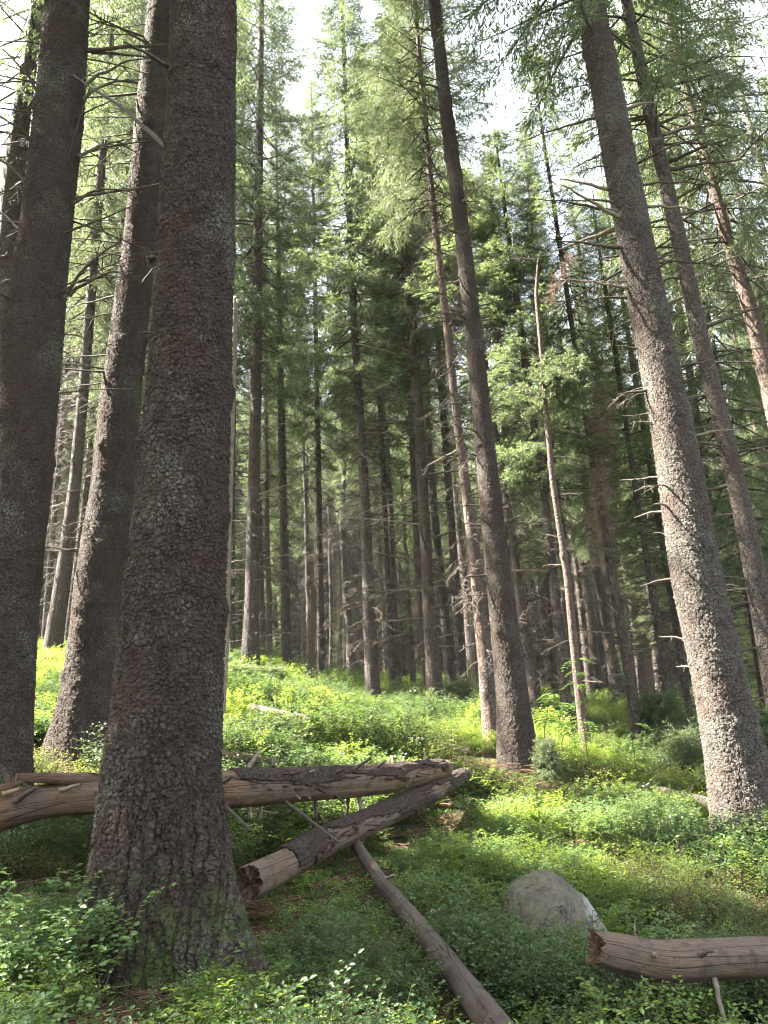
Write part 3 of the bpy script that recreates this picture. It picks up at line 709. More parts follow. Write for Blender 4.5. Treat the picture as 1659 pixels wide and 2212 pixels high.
# ------------------------------------------------------------------ the crowded spruces further back
def far_trunk(seed, mat):
    rs = np.random.default_rng(seed); n = 14; z = np.linspace(-.5, 24, n)
    off = np.cumsum(rs.normal(0, .05, (n, 2)), 0); off -= off[1] + (off[-1] - off[1]) * ((z - z[1]) / (z[-1] - z[1]))[:, None]
    P = np.concatenate([off, z[:, None]], 1); R = .165 * (1 - .9 * np.clip(z, 0, 24) / 24) ** .8 + .012
    R[:2] *= 1.25
    V, Q = tube(P, R, 14)
    return make_mesh('far_trunk_mesh', V, Q, None, [mat])
FT = [far_trunk(700, B_FAR), far_trunk(701, B_FAR), far_trunk(702, B_PINK), far_trunk(703, B_MID), far_trunk(704, B_FAR)]
rb = random.Random(11)
FAR = []
tries = 0
while len(FAR) < 135 and tries < 40000:
    tries += 1
    y = 17.5 + 44 * rb.random() ** .95; x = rb.uniform(-.66, .68) * y
    if any((x - a) ** 2 + (y - b) ** 2 < (1.35 if b < 30 else 1.9) ** 2 for a, b, *_ in FAR): continue
    if any((x - a) ** 2 + (y - b) ** 2 < 1.5 for a, b, _ in OCC): continue
    px, _ = project((x, y, gz(x, y) + 1))
    if 985 < px < 1290 and y < 29: continue
    if 655 < px < 770 and y < 30: continue
    FAR.append((x, y, px))
n0 = len(FAR); tries = 0
while len(FAR) < n0 + 88 and tries < 40000:          # slimmer, high crowned stems filling in behind
    tries += 1
    y = rb.uniform(24, 58); x = rb.uniform(-.6, .64) * y
    if any((x - a) ** 2 + (y - b) ** 2 < 1.1 for a, b, *_ in FAR): continue
    FAR.append((x, y, project((x, y, gz(x, y) + 1))[0]))
for i, (x, y, px) in enumerate(FAR):
    k = i % 20
    H = rb.uniform(17, 24) if y < 30 else rb.uniform(19, 27)
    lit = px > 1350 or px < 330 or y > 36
    kind = rb.choice([4, 5, 4, 3]) if (rb.random() < (.6 if lit else .3)) else rb.choice([0, 1, 2, 3])  # lit stretches draw the sun-coloured needle crowns more often
    small = rb.random() < .2
    if small: H = rb.uniform(5, 12)
    ch = rb.uniform(.24, .42) * H if not small else rb.uniform(.5, 2.2)
    if i >= n0: small = False; H = rb.uniform(16, 22); ch = H * rb.uniform(.5, .65)
    root = thing('spruce_tree', 'slim spruce in the crowded rows behind the trees of the crest', 'tree', (x, y, gz(x, y) - .1), 'spruces in the crowded far rows')
    root.rotation_euler = (rb.gauss(0, .012), rb.gauss(0, .012), rb.uniform(0, 6.28))
    tr = link('trunk', rb.choice(FT), root); s = (rb.uniform(.65, 1.35) if i < n0 else rb.uniform(.5, .8)) * (.7 if small else 1); tr.scale = (s, s, H / 24)
    c = link('crown', CROWNS[kind], root); c.location.z = ch; w = rb.uniform(.55, .85) * (.9 if small else 1) * (.75 if i >= n0 else 1); c.scale = (w, w, (H + .3 - ch) / 14)
    d = link('dead_branches', rb.choice(LOWS), root); w = rb.uniform(.7, 1.1); d.scale = (w, w, (ch + .6) / 8)  # dead branches below the living crown

# the wood beyond, read as one mass
wood_pts = []
rw = np.random.default_rng(5)
for _ in range(950):
    y = rw.uniform(52, 105); x = rw.uniform(-.75, .78) * y
    wood_pts.append((x, y))
wood_pts = np.array(wood_pts)

def scatter(name, P, rot, scl, idx, sources, label=None):
    """one stuff object; geometry nodes set a source mesh at every point"""
    coll = bpy.data.collections.new(name + '_kinds')
    for j, me in enumerate(sources):
        o = bpy.data.objects.new('kind_%03d' % j, me); coll.objects.link(o)
    me = make_mesh(name, P, attrs={'rot': ('POINT', 'FLOAT_VECTOR', np.asarray(rot, np.float32)), 'scl': ('POINT', 'FLOAT', np.asarray(scl, np.float32)), 'idx': ('POINT', 'INT', np.asarray(idx, np.int32))})
    o = link(name, me)
    ng = bpy.data.node_groups.new(name + '_nodes', 'GeometryNodeTree')
    ng.interface.new_socket('Geometry', in_out='INPUT', socket_type='NodeSocketGeometry'); ng.interface.new_socket('Geometry', in_out='OUTPUT', socket_type='NodeSocketGeometry')
    N = ng.nodes; L = ng.links
    gi, go = N.new('NodeGroupInput'), N.new('NodeGroupOutput')
    ip = N.new('GeometryNodeInstanceOnPoints'); ci = N.new('GeometryNodeCollectionInfo')
    ci.inputs['Collection'].default_value = coll; ci.inputs['Separate Children'].default_value = True; ci.inputs['Reset Children'].default_value = True
    def na(nm, ty):
        a = N.new('GeometryNodeInputNamedAttribute'); a.data_type = ty; a.inputs['Name'].default_value = nm
        return next(s for s in a.outputs if s.name == 'Attribute' and s.enabled)
    er = N.new('FunctionNodeEulerToRotation'); L.new(na('rot', 'FLOAT_VECTOR'), er.inputs[0])
    L.new(gi.outputs[0], ip.inputs['Points']); L.new(ci.outputs[0], ip.inputs['Instance']); ip.inputs['Pick Instance'].default_value = True
    L.new(na('idx', 'INT'), ip.inputs['Instance Index']); L.new(er.outputs[0], ip.inputs['Rotation']); L.new(na('scl', 'FLOAT'), ip.inputs['Scale'])
    L.new(ip.outputs[0], go.inputs[0])
    md = o.modifiers.new('scatter', 'NODES'); md.node_group = ng
    return tag(o, label, None, None, 'stuff')

def whole_tree(seed, kind, H, ch):
    """trunk and crown of a far tree in one source mesh"""
    mb = MB(); V, Q = tube(np.array([[0, 0, -.5], [0, 0, H * .5], [0, 0, H]]), np.array([.16, .10, .02]), 7); mb.add(V, Q, m=1)
    src = CROWNS[kind]; n = len(src.vertices); V = np.empty(n * 3, np.float32); src.vertices.foreach_get('co', V); V = V.reshape(-1, 3) * [1, 1, (H - ch) / 14] + [0, 0, ch]
    Qs = np.empty(len(src.polygons) * 4, np.int32); src.polygons.foreach_get('vertices', Qs)
    mi = np.empty(len(src.polygons), np.int32); src.polygons.foreach_get('material_index', mi)
    ta = np.empty(len(src.polygons), np.float32); src.attributes['tint'].data.foreach_get('value', ta)
    Qs = Qs.reshape(-1, 4)
    for m in (0, 1):
        mb.add(V, Qs[mi == m], m=m, a=ta[mi == m])
    return mb.mesh('far_tree_mesh', [src.materials[0], B_FAR], smooth=False, tint=True)
wz = ground(wood_pts[:, 0], wood_pts[:, 1])
scatter('far_forest', np.column_stack([wood_pts, wz]), np.column_stack([0 * wz, 0 * wz, rw.uniform(0, 6.28, len(wz))]), rw.uniform(.8, 1.15, len(wz)), np.where(wood_pts[:, 1] > 84, 2, rw.integers(0, 2, len(wz))),
        [whole_tree(1, 4, 24, 8), whole_tree(2, 4, 25, 9.5), whole_tree(3, 4, 20, .5)], 'distant spruce wood closing the view behind the far rows')

CLEAR = []          # strips where fallen wood keeps the plants down
# ------------------------------------------------------------------ logs
def log_mesh(name, P, R, mat, sides=56, seed=0, rough=.05, endmat=None, jag=(.05, .05), shell=None, squash=None):
    T, N, B = frames(P); a = np.arange(sides) * 2 * PI / sides
    seg = np.concatenate([[0], np.cumsum(np.linalg.norm(np.diff(P, axis=0), axis=1))])
    cyl = np.stack([np.repeat(np.cos(a)[None] , len(P), 0) * 1.0, np.repeat(np.sin(a)[None], len(P), 0) * 1.0, np.repeat(seg[:, None], sides, 1) * 2], -1).reshape(-1, 3)
    fib = np.stack([np.repeat(np.cos(a)[None], len(P), 0) * 7, np.repeat(np.sin(a)[None], len(P), 0) * 7, np.repeat(seg[:, None], sides, 1) * .9], -1).reshape(-1, 3)
    fv = vnoise(fib, 1.0, seed + 1, 3).reshape(len(P), sides); fv2 = vnoise(fib * [.5, .5, 2.2], 1.0, seed + 6, 2).reshape(len(P), sides)
    rr = R[:, None] * (1 + rough * vnoise(cyl, 1.3, seed, 3).reshape(len(P), sides) + .035 * fv - .10 * np.clip(-fv - .42, 0, 1) + .05 * fv2)
    if shell is not None: rr = rr + shell
    V = P[:, None] + (N[:, None] * np.cos(a)[None, :, None] + B[:, None] * np.sin(a)[None, :, None]) * rr[:, :, None]
    g = np.stack([np.repeat(seg[:, None], sides, 1), np.repeat((a / (2 * PI))[None], len(P), 0) * 2 * PI * R.mean(), np.zeros((len(P), sides))], -1).reshape(-1, 3)
    up = (N[:, None] * np.cos(a)[None, :, None] + B[:, None] * np.sin(a)[None, :, None])[:, :, 2]
    return V, grid_quads(len(P), sides), g, up, seg, a, T

M_LOGBARK = bark_mat('log_bark', (.062, .043, .034), (.012, .009, .007), (.115, .085, .068), .0, plate=30, zs=1.0, disp=.03, bump=.9, true_disp=False)

def build_log(label, pts, mat, n=None, cat='log', name='fallen_log', bark=None, seed=0, sides=56, rough=.05, end=M_SPLINT, jag=.05, stubs=(), group='fallen trunks and poles on the slope'):
    """pts: (px, py, distance, width px)"""
    c = np.array([list(at(x, y, d)) for x, y, d, w in pts]); r = np.array([w * .5 * mpp(q) for q, (_, _, _, w) in zip(c, pts)])
    Lg = np.linalg.norm(np.diff(c, axis=0), axis=1).sum(); n = n or max(24, int(Lg / .03))
    pr = smooth_path(np.column_stack([c, r]), n); P, R = pr[:, :3], pr[:, 3]
    rs = np.random.default_rng(seed)
    base = P.mean(0); base[2] = (P[:, 2] - R).min()
    for q_, r_ in zip(P[::6], R[::6]):
        if q_[1] < 12.5: CLEAR.append((q_[0] * .985, q_[1] * .975, r_ + .16, .86))
    root = thing(name, label, cat, base, group)
    V, Q, g, up, seg, a, T = log_mesh('wood', P, R, mat, sides, seed, rough)
    # jagged ends
    for e, sgn in ((0, -1), (len(P) - 1, 1)):
        j = slice(e * sides, (e + 1) * sides)
        V2 = V.reshape(-1, 3)
    V = V.reshape(-1, 3).copy()
    jn = rs.uniform(-1, 1, sides); jn = .6 * jn + .7 * np.convolve(np.r_[jn, jn, jn], np.ones(7) / 7, 'same')[sides:2 * sides]
    V[:sides] += T[0] * (jn * jag)[:, None]; V[-sides:] += T[-1] * (np.roll(jn, 7) * jag)[:, None]
    me = make_mesh('wood', V - base, Q, None, [mat], attrs={'grain': ('POINT', 'FLOAT_VECTOR', g.astype(np.float32))})
    link('wood', me, root)
    for e in (0, -1):       # broken end faces, rough and recessed
        ring = (V[:sides] if e == 0 else V[-sides:]); cen = ring.mean(0); inward = T[0] if e == 0 else -T[-1]
        mb = []; fr = [1, .8, .55, .3, .1]
        for k, f in enumerate(fr):
            q = cen + (ring - cen) * f
            if k: q = q + inward * rs.uniform(-.2, .8, (sides, 1)) * jag + inward * jag * .14 * k
            mb.append(q)
        Ve = np.concatenate(mb); Qe = grid_quads(len(fr), sides)
        if e == 0: Qe = Qe[:, ::-1]
        Ve = np.vstack([Ve, mb[-1].mean(0)[None]]); o = (len(fr) - 1) * sides; jj = np.arange(sides)
        Te = np.stack([o + jj, o + (jj + 1) % sides, np.full(sides, len(Ve) - 1)], -1)
        link('broken_end', make_mesh('broken_end', Ve - base, Qe, Te, [end]), root)
    if bark:
        bias, thr, span = bark
        sh, Qb, *_ = log_mesh('bark', P, R, mat, sides * 2, seed, rough, shell=.010)
        nn = len(P); a2 = np.arange(sides * 2) * PI / sides
        _, N, B = frames(P)
        upb = (N[:, None] * np.cos(a2)[None, :, None] + B[:, None] * np.sin(a2)[None, :, None])[:, :, 2]
        pc = np.stack([np.repeat(np.cos(a2)[None], nn, 0) * .5, np.repeat(np.sin(a2)[None], nn, 0) * .5, np.repeat(seg[:, None], sides * 2, 1)], -1).reshape(-1, 3)
        pr2 = pc @ np.array(Euler((.7, .5, .9)).to_matrix())
        mk = bias * upb.ravel() + .8 * vnoise(pr2, 1.9, seed + 9, 3) + .55 * vnoise(pr2, 13, seed + 4, 4) - thr
        sg = np.repeat((seg / seg[-1])[:, None], sides * 2, 1).ravel()
        mk = np.where((sg < span[0]) | (sg > span[1]), -1, mk)
        keep = (mk[Qb] > 0).all(1)
        lift = .010 * vnoise(pc, 9, seed + 2, 2)[:, None] * (sh.reshape(-1, 3) - np.repeat(P, sides * 2, 0)) / R.mean()
        me = make_mesh('bark', sh.reshape(-1, 3) + lift - base, Qb[keep], None, [M_LOGBARK])
        o = link('bark', me, root); so = o.modifiers.new('thickness', 'SOLIDIFY'); so.thickness = .009; so.offset = 0
    for (p0, p1, dd, rad) in stubs:
        x0 = p0[0]; d = np.interp(x0, [p[0] for p in pts], [p[2] for p in pts]) if pts[0][0] < pts[-1][0] else np.interp(x0, [p[0] for p in pts][::-1], [p[2] for p in pts][::-1])
        q0, q1 = at(*p0, d - .05), at(*p1, d - .05 + dd); s = np.linspace(0, 1, 6)[:, None]
        Pp = q0 + (q1 - q0) * s + rs.normal(0, .0018, (6, 3)) * (s > 0)
        Vs, Qs = tube(Pp, rad * (1.15 - .5 * s[:, 0]), 7); tip = Vs[-7:].mean(0)
        Ts = np.array([[35 + k, 35 + (k + 1) % 7, len(Vs)] for k in range(7)])
        link('branch_stub', make_mesh('branch_stub', np.vstack([Vs, tip]) - base, Qs, Ts, [M_TWIG if rs.random() < .65 else M_PALETWIG]), root)
    return root, base, P, R

def q2(x, y): return (466.6 + x * .3437, 1572.5 + y * .3437)
st = [((205, 255), (275, 140), .05, .014), ((360, 245), (358, 195), .05, .012), ((430, 310), (525, 270), -.12, .013), ((570, 290), (615, 270), -.08, .012), ((710, 300), (810, 255), -.12, .013),
      ((830, 290), (970, 190), -.1, .014), ((975, 270), (1070, 205), -.1, .014), ((1110, 225), (1110, 175), .05, .010), ((1175, 220), (1180, 180), .05, .010), ((1310, 210), (1312, 150), .05, .011),
      ((1120, 290), (1170, 255), -.1, .011), ((1195, 298), (1285, 300), -.15, .011), ((1120, 335), (1210, 328), -.15, .011), ((1150, 350), (1200, 370), -.12, .010), ((25, 360), (105, 300), -.12, .014),
      ((290, 375), (360, 390), -.15, .013), ((285, 385), (258, 500), -.05, .007), ((40, 470), (215, 645), -.22, .011), ((400, 435), (770, 720), -.4, .012), ((560, 415), (590, 445), -.1, .010),
      ((470, 410), (530, 445), -.1, .008), ((720, 410), (810, 472), -.18, .011), ((205, 480), (220, 570), 0, .016), ((285, 470), (280, 575), .05, .014), ((628, 435), (628, 575), .03, .014),
      ((830, 425), (825, 560), .03, .014), ((900, 425), (905, 540), .03, .016)]
st = [(q2(*a), q2(*b), dd, r) for a, b, dd, r in st] + [((24, 1737), (79, 1700), -.1, .017), ((126, 1709), (171, 1695), -.1, .013)]
L1r, L1b, L1P, L1R = build_log('large fallen trunk with peeling bark, stubs all along and splintered left end', [(-110, 1786, 4.35, 94), (0, 1753, 4.5, 82), (95, 1732, 4.6, 71), (200, 1722, 4.7, 69), (477, 1707, 4.95, 78), (650, 1697, 5.5, 67), (829, 1684, 6.3, 60), (925, 1668, 7.2, 44), (962, 1660, 7.6, 36)],
          W_TAN, bark=(.85, .10, (.33, .97)), seed=3, stubs=st, sides=64, rough=.05)
# split slab and splinters of its torn end
def prism(name, root, base, p0, p1, d0, d1, w0, w1, th, mat, seed):
    rs = np.random.default_rng(seed); a, c = at(*p0, d0), at(*p1, d1); n = 12; s = np.linspace(0, 1, n)[:, None]
    C = a + (c - a) * s; t = (c - a) / np.linalg.norm(c - a); u = np.cross(np.cross(t, [0, 0, 1]), t); u /= np.linalg.norm(u); v = np.cross(t, u)
    w = (w0 + (w1 - w0) * s) * .5 * (1 + rs.normal(0, .08, (n, 1))); ring = [C + u * w + v * th, C + u * w * .8 - v * th, C - u * w - v * th * .6, C - u * w * .9 + v * th]
    V = np.stack(ring, 1).reshape(-1, 3); g = np.stack([np.repeat(s[:, 0] * np.linalg.norm(c - a), 4), np.tile([0, .05, .1, .15], n), np.zeros(4 * n)], -1)
    T = np.array([[0, 1, 2], [0, 2, 3], [4 * n - 4, 4 * n - 2, 4 * n - 3], [4 * n - 4, 4 * n - 1, 4 * n - 2]])
    link(name, make_mesh(name, V - base, grid_quads(n, 4), T, [mat], smooth=False, attrs={'grain': ('POINT', 'FLOAT_VECTOR', g.astype(np.float32))}), root)
prism('split_slab', L1r, L1b, (34, 1680), (230, 1684), 4.5, 4.75, .045, .075, .05, W_RED, 1)
for j, (p0, p1, w0, w1) in enumerate([((-20, 1712), (50, 1688), .05, .02), ((5, 1716), (42, 1704), .03, .012), ((70, 1679), (110, 1667), .012, .006), ((-20, 1722), (30, 1700), .03, .02), ((10, 1668), (20, 1695), .01, .04)]):
    prism('splinter', L1r, L1b, p0, p1, 4.42, 4.45, w0, w1, .012, M_SPLINT if j % 2 else W_RED, 5 + j)

build_log('fallen log slanting down from the grass to the foot of the thickest trunk', [(538, 1908, 4.32, 72), (620, 1866, 4.75, 65), (700, 1821, 5.3, 56), (829, 1762, 6.1, 49), (929, 1715, 7.1, 42), (1012, 1671, 8.2, 28)],
          W_BROWN, bark=(.5, -.05, (.10, .95)), end=M_OLDEND, jag=.035, seed=8, stubs=[(q2(910, 645), q2(1005, 635), -.1, .009), (q2(690, 600), q2(660, 560), .05, .008)])
build_log('grey weathered pole running downhill through the bilberries toward the viewer', [(768, 1822, 5.65, 24), (812, 1890, 5.2, 30), (860, 1949, 4.75, 36), (930, 2034, 4.15, 46), (994, 2119, 3.6, 56), (1064, 2212, 3.1, 72), (1140, 2320, 2.7, 84)],
          W_GREY, seed=12, rough=.04, sides=40, stubs=[((820, 1905), (850, 1890), -.1, .010), ((985, 2130), (1004, 2117), -.05, .008), ((960, 2180), (985, 2160), -.1, .008)])
build_log('smooth grey brown log with crumbling red end, raised beside the boulder', [(1286, 2046, 3.36, 66), (1330, 2058, 3.38, 76), (1430, 2077, 3.43, 82), (1530, 2072, 3.48, 80), (1659, 2068, 3.55, 82), (1800, 2078, 3.62, 86), (1980, 2100, 3.7, 88)],
          W_BROWN, seed=17, rough=.06, end=M_ROTRED, jag=.035, stubs=[((1502, 2068), (1538, 2052), -.08, .009), ((1420, 2070), (1412, 2060), -.06, .010), ((1648, 2076), (1662, 2078), -.05, .009), ((1540, 2105), (1572, 2240), -.02, .010)])
build_log('reddish bare log lying in the bilberries behind the large fallen trunk', [(430, 1612, 7.3, 24), (477, 1630, 7.5, 23), (560, 1641, 7.8, 18), (640, 1650, 8.2, 11)], W_RED, seed=21, sides=32)
build_log('pale log ending at the foot of the sunlit trunk', [(1335, 1688, 9.2, 14), (1380, 1698, 9.1, 16), (1437, 1711, 8.9, 19), (1500, 1726, 8.5, 23), (1560, 1745, 8.2, 25)], W_PALE, seed=23, sides=32, stubs=[((1490, 1715), (1497, 1692), 0, .01)])
build_log('old pale log sunk in greenery across the sunny slope', [(540, 1527, 12.2, 14), (610, 1541, 11.7, 14), (700, 1562, 11.2, 14), (807, 1586, 10.6, 15), (900, 1600, 10.2, 15), (1018, 1624, 9.4, 13)], W_PALE, seed=25, sides=28)
build_log('thin dark log along the crest line right of the jagged stump', [(680, 1484, 18.5, 6), (740, 1496, 18, 7), (800, 1506, 17.5, 6)], W_GREY, seed=27, sides=18)

# ------------------------------------------------------------------ boulder
import bmesh
t = NT('boulder_stone'); co = t.obj(rnd=False)
n1 = t.noise(co, 6, 5, .6).outputs[0]; n2 = t.noise(co, 40, 4, .7).outputs[0]
col = t.mix(t.ramp(t.math('ADD', t.math('MULTIPLY', n1, .5), t.math('MULTIPLY', n2, .5)), .4, .6), c4(.05, .041, .030), c4(.14, .112, .080))
col = t.mix(t.math('MULTIPLY', t.ramp(t.noise(co, 9, 4).outputs[0], .5, .65), .6), col, c4(.12, .125, .07))
geo = t.n('ShaderNodeNewGeometry'); sx = t.n('ShaderNodeSeparateXYZ', {0: co})
wl = t.math('MULTIPLY', t.ramp(t.math('ADD', sx.outputs[0], t.math('MULTIPLY', n1, .25)), .30, .34), t.ramp(t.math('ADD', sx.outputs[2], t.math('MULTIPLY', t.noise(co, 12, 3).outputs[0], .3)), .38, .42))
col = t.mix(t.math('MULTIPLY', wl, .9), col, c4(.33, .31, .29))
mo_ = t.ramp(t.math('ADD', t.math('MULTIPLY', t.noise(co, 3.2, 6, .7).outputs[0], .8), t.math('MULTIPLY', sx.outputs[2], .12)), .44, .53)
col = t.mix(t.math('MULTIPLY', mo_, .45), col, c4(.055, .065, .028))
vk = t.n('ShaderNodeTexVoronoi', {'Vector': t.n('ShaderNodeMapping', {'Vector': t.noise(co, 2.5, 4).outputs['Color'], 'Scale': (1, 1, .5)}).outputs[0], 'Scale': 5.0}, feature='DISTANCE_TO_EDGE')
ckk = t.ramp(vk.outputs['Distance'], .0, .02); col = t.mix(ckk, c4(.03, .025, .02), col)
col = t.mix(t.math('MULTIPLY', t.ramp(t.noise(co, 55, 4, .7).outputs[0], .55, .7), .4), col, c4(.15, .125, .095))
b = t.n('ShaderNodeBump', {'Height': t.math('ADD', t.math('ADD', n1, t.math('MULTIPLY', n2, .5)), t.math('MULTIPLY', ckk, .4)), 'Strength': 1.0, 'Distance': .03})
t.set(t.out.inputs['Surface'], t.n('ShaderNodeBsdfPrincipled', {'Base Color': col, 'Roughness': .9, 'Normal': b.outputs[0]}))
hull = [((1174, 1868), 5.0), ((1196, 1870), 5.05), ((1150, 1876), 5.0), ((1092, 1909), 4.95), ((1098, 1960), 4.9), ((1262, 1922), 5.05), ((1318, 2008), 5.0), ((1325, 2040), 4.95), ((1285, 2150), 4.7),
        ((1205, 1935), 4.62), ((1170, 1990), 4.5), ((1240, 2120), 4.45), ((1100, 2080), 4.55), ((1180, 1900), 5.5), ((1310, 2040), 5.5), ((1090, 1960), 5.5), ((1300, 2150), 5.4), ((1080, 2140), 5.3), ((1100, 2140), 4.6), ((1280, 2180), 4.6)]
hp = np.array([at(*p, d) for p, d in hull]); hc = hp.mean(0); hc[2] = hp[:, 2].min()
bm = bmesh.new()
for q in hp - hc: bm.verts.new([float(c) for c in q])
r = bmesh.ops.convex_hull(bm, input=bm.verts)
bmesh.ops.delete(bm, geom=[g for g in r['geom_unused'] if isinstance(g, bmesh.types.BMVert)], context='VERTS')
CLEAR += [(hc[0] + .1, hc[1], .3, .8)]
bmesh.ops.triangulate(bm, faces=bm.faces[:])
for _ in range(4):
    big_e = [e for e in bm.edges if e.calc_length() > .03]
    if big_e: bmesh.ops.subdivide_edges(bm, edges=big_e, cuts=1, use_grid_fill=False)
    bmesh.ops.triangulate(bm, faces=bm.faces[:])
for _ in range(5): bmesh.ops.smooth_vert(bm, verts=bm.verts[:], factor=.5, use_axis_x=True, use_axis_y=True, use_axis_z=True)
bm.normal_update(); vs = bm.verts[:]; C = np.array([v.co[:] for v in vs])
nz = .045 * vnoise(C, 2.6, 3, 4) + .022 * vnoise(C * [1, 1, 2.5], 9, 8, 3)
for v, k in zip(vs, nz): v.co += v.normal * float(k)
me = bpy.data.meshes.new('boulder'); bm.to_mesh(me); bm.free(); me.materials.append(M_GROUND if False else t.m)
me.polygons.foreach_set('use_smooth', np.ones(len(me.polygons), bool))
tag(link('boulder', me, None, hc), 'pointed grey boulder with white patch on its right flank, among bilberry leaves', 'boulder')

def chunk(name, label, cat, p, size, mat, seed, parent=None):
    bm = bmesh.new(); bmesh.ops.create_icosphere(bm, subdivisions=5, radius=1.0)
    C = np.array([v.co[:] for v in bm.verts]); k = 1 + .35 * vnoise(C, 1.3, seed, 3) + .12 * vnoise(C * [1, 1, 4], 3, seed + 2, 2)
    for v, f, c in zip(bm.verts, k, C): v.co = Vector([float(c[i] * f * size[i]) for i in range(3)])
    me = bpy.data.meshes.new(name); bm.to_mesh(me); bm.free(); me.materials.append(mat)
    return tag(link(name, me, parent, p), label, cat)
# spruce cones
def cone_mesh():
    mb = MB(); n = 70
    V, Q = tube(np.array([[0, 0, 0], [.03, 0, 0], [.07, 0, 0], [.1, 0, 0]]), np.array([.006, .012, .011, .003]), 8); mb.add(V, Q)
    for k in range(n):
        u = k / n; a = k * 2.39996; r = .013 * math.sin(PI * (.12 + .83 * u)); x = .098 * u
        c = np.array([x, r * math.cos(a), r * math.sin(a)]); o = np.array([.010, .009 * math.cos(a), .009 * math.sin(a)]); s = np.array([0, -math.sin(a), math.cos(a)]) * .006
        mb.add(np.array([c - s, c + s, c + s * .7 + o, c - s * .7 + o]), np.array([[0, 1, 2, 3]]))
    return mb.mesh('cone_mesh', [M_ROT], smooth=False)
CM = cone_mesh()
for (x, y, d, lab, rz) in [(20, 1826, 4.25, 'brown spruce cone lying under the splintered end of the large fallen trunk', 1.3), (654, 2180, 3.0, 'brown spruce cone on bare reddish needle litter near the bottom', .4)]:
    p = at(x, y, d); o = tag(link('spruce_cone', CM, None, (p[0], p[1], gz(p[0], p[1]) + .03)), lab, 'cone'); o.rotation_euler = (0, .15, rz); o.scale = (1.1,) * 3

# ------------------------------------------------------------------ small plants
def leaf_quads(p, d, n, L, W, fold=.25):
    """oval leaf folded along its midrib: 6 points, 2 quads"""
    s = np.cross(n, d); s /= np.linalg.norm(s) + 1e-9
    up = n * (W * fold)
    return np.array([p, p + d * L * .3 + s * W * .5 + up, p + d * L * .72 + s * W * .42 + up, p + d * L, p + d * L * .72 - s * W * .42 + up, p + d * L * .3 - s * W * .5 + up]), np.array([[0, 1, 2, 3], [0, 3, 4, 5]])

def bilberry(name, seed, stems=8, h=.26, spread=.13, L=.021, mat=M_BILB, stem=M_STEM, leafy=1.0, side=4):
    rs = np.random.default_rng(seed); mb = MB()
    for k in range(stems):
        a = rs.uniform(0, 2 * PI); r0 = rs.uniform(0, spread * .6); hh = h * rs.uniform(.6, 1.15); lean = rs.uniform(.1, .55)
        s = np.linspace(0, 1, 7)[:, None]
        P = np.array([r0 * math.cos(a), r0 * math.sin(a), -.03]) + np.array([math.cos(a) * lean, math.sin(a) * lean, 1.0]) * (hh * s) + rs.normal(0, .008, (7, 3)) * (s > 0)
        V, Q = tube(P, .0018 * (1.1 - .6 * s[:, 0]), 3); mb.add(V, Q, m=1)
        paths = [(P, s, .35)]
        for _ in range(side):
            u = rs.uniform(.35, .95); q = np.array([np.interp(u, s[:, 0], P[:, j]) for j in range(3)])
            b = rs.uniform(0, 2 * PI); l = rs.uniform(.05, .13); m = np.linspace(0, 1, 5)[:, None]
            Pb = q + np.array([math.cos(b), math.sin(b), rs.uniform(.2, .7)]) * l * m + rs.normal(0, .004, (5, 3)) * (m > 0)
            V, Q = tube(Pb, .0011 * (1.1 - .6 * m[:, 0]), 3); mb.add(V, Q, m=1)
            paths.append((Pb, m, .1))
        for (Pp, ss, lo) in paths:
            ln = np.linalg.norm(np.diff(Pp, axis=0), axis=1).sum(); cnt = max(2, int(ln * (1 - lo) / .0135 * leafy))
            for i in range(cnt):
                u = lo + (1 - lo) * (i + rs.random()) / cnt
                q = np.array([np.interp(u, ss[:, 0], Pp[:, j]) for j in range(3)]); td = Pp[-1] - Pp[0]; td = td / np.linalg.norm(td)
                hz = math.atan2(td[1], td[0]) + (1 if i % 2 else -1) * rs.uniform(.6, 1.3)
                d = np.array([math.cos(hz), math.sin(hz), rs.uniform(-.25, .45)]); d /= np.linalg.norm(d)
                nn = np.array([rs.normal(0, .35), rs.normal(0, .35), 1.0]); nn -= d * (nn @ d); nn /= np.linalg.norm(nn)
                ll = L * rs.uniform(.65, 1.15)
                V, Q = leaf_quads(q + d * .003, d, nn, ll, ll * .58); mb.add(V, Q, m=0, a=rs.uniform(0, 1) * .6 + .4 * u)
    return mb.mesh(name, [mat, stem], smooth=False, tint=True)

def moss_tuft(seed, n=60, h=.035, r=.06, mat=M_MOSS):
    rs = np.random.default_rng(seed); V = []; Q = []
    for k in range(n):
        a = rs.uniform(0, 2 * PI); q = r * math.sqrt(rs.random()); p = np.array([q * math.cos(a), q * math.sin(a), -.008])
        d = np.array([rs.normal(0, .5), rs.normal(0, .5), 1.0]); d /= np.linalg.norm(d); hh = h * rs.uniform(.5, 1.2) * (1.1 - q / r * .5)
        w = np.cross(d, rs.normal(0, 1, 3)); w *= .0045 / np.linalg.norm(w)
        V += [p, p + d * hh * .5 + w, p + d * hh, p + d * hh * .5 - w]; Q.append([4 * k, 4 * k + 1, 4 * k + 2, 4 * k + 3])
    return make_mesh('moss_tuft', np.array(V), np.array(Q), None, [mat], smooth=False, attrs={'tint': ('FACE', 'FLOAT', rs.random(n).astype(np.float32))})

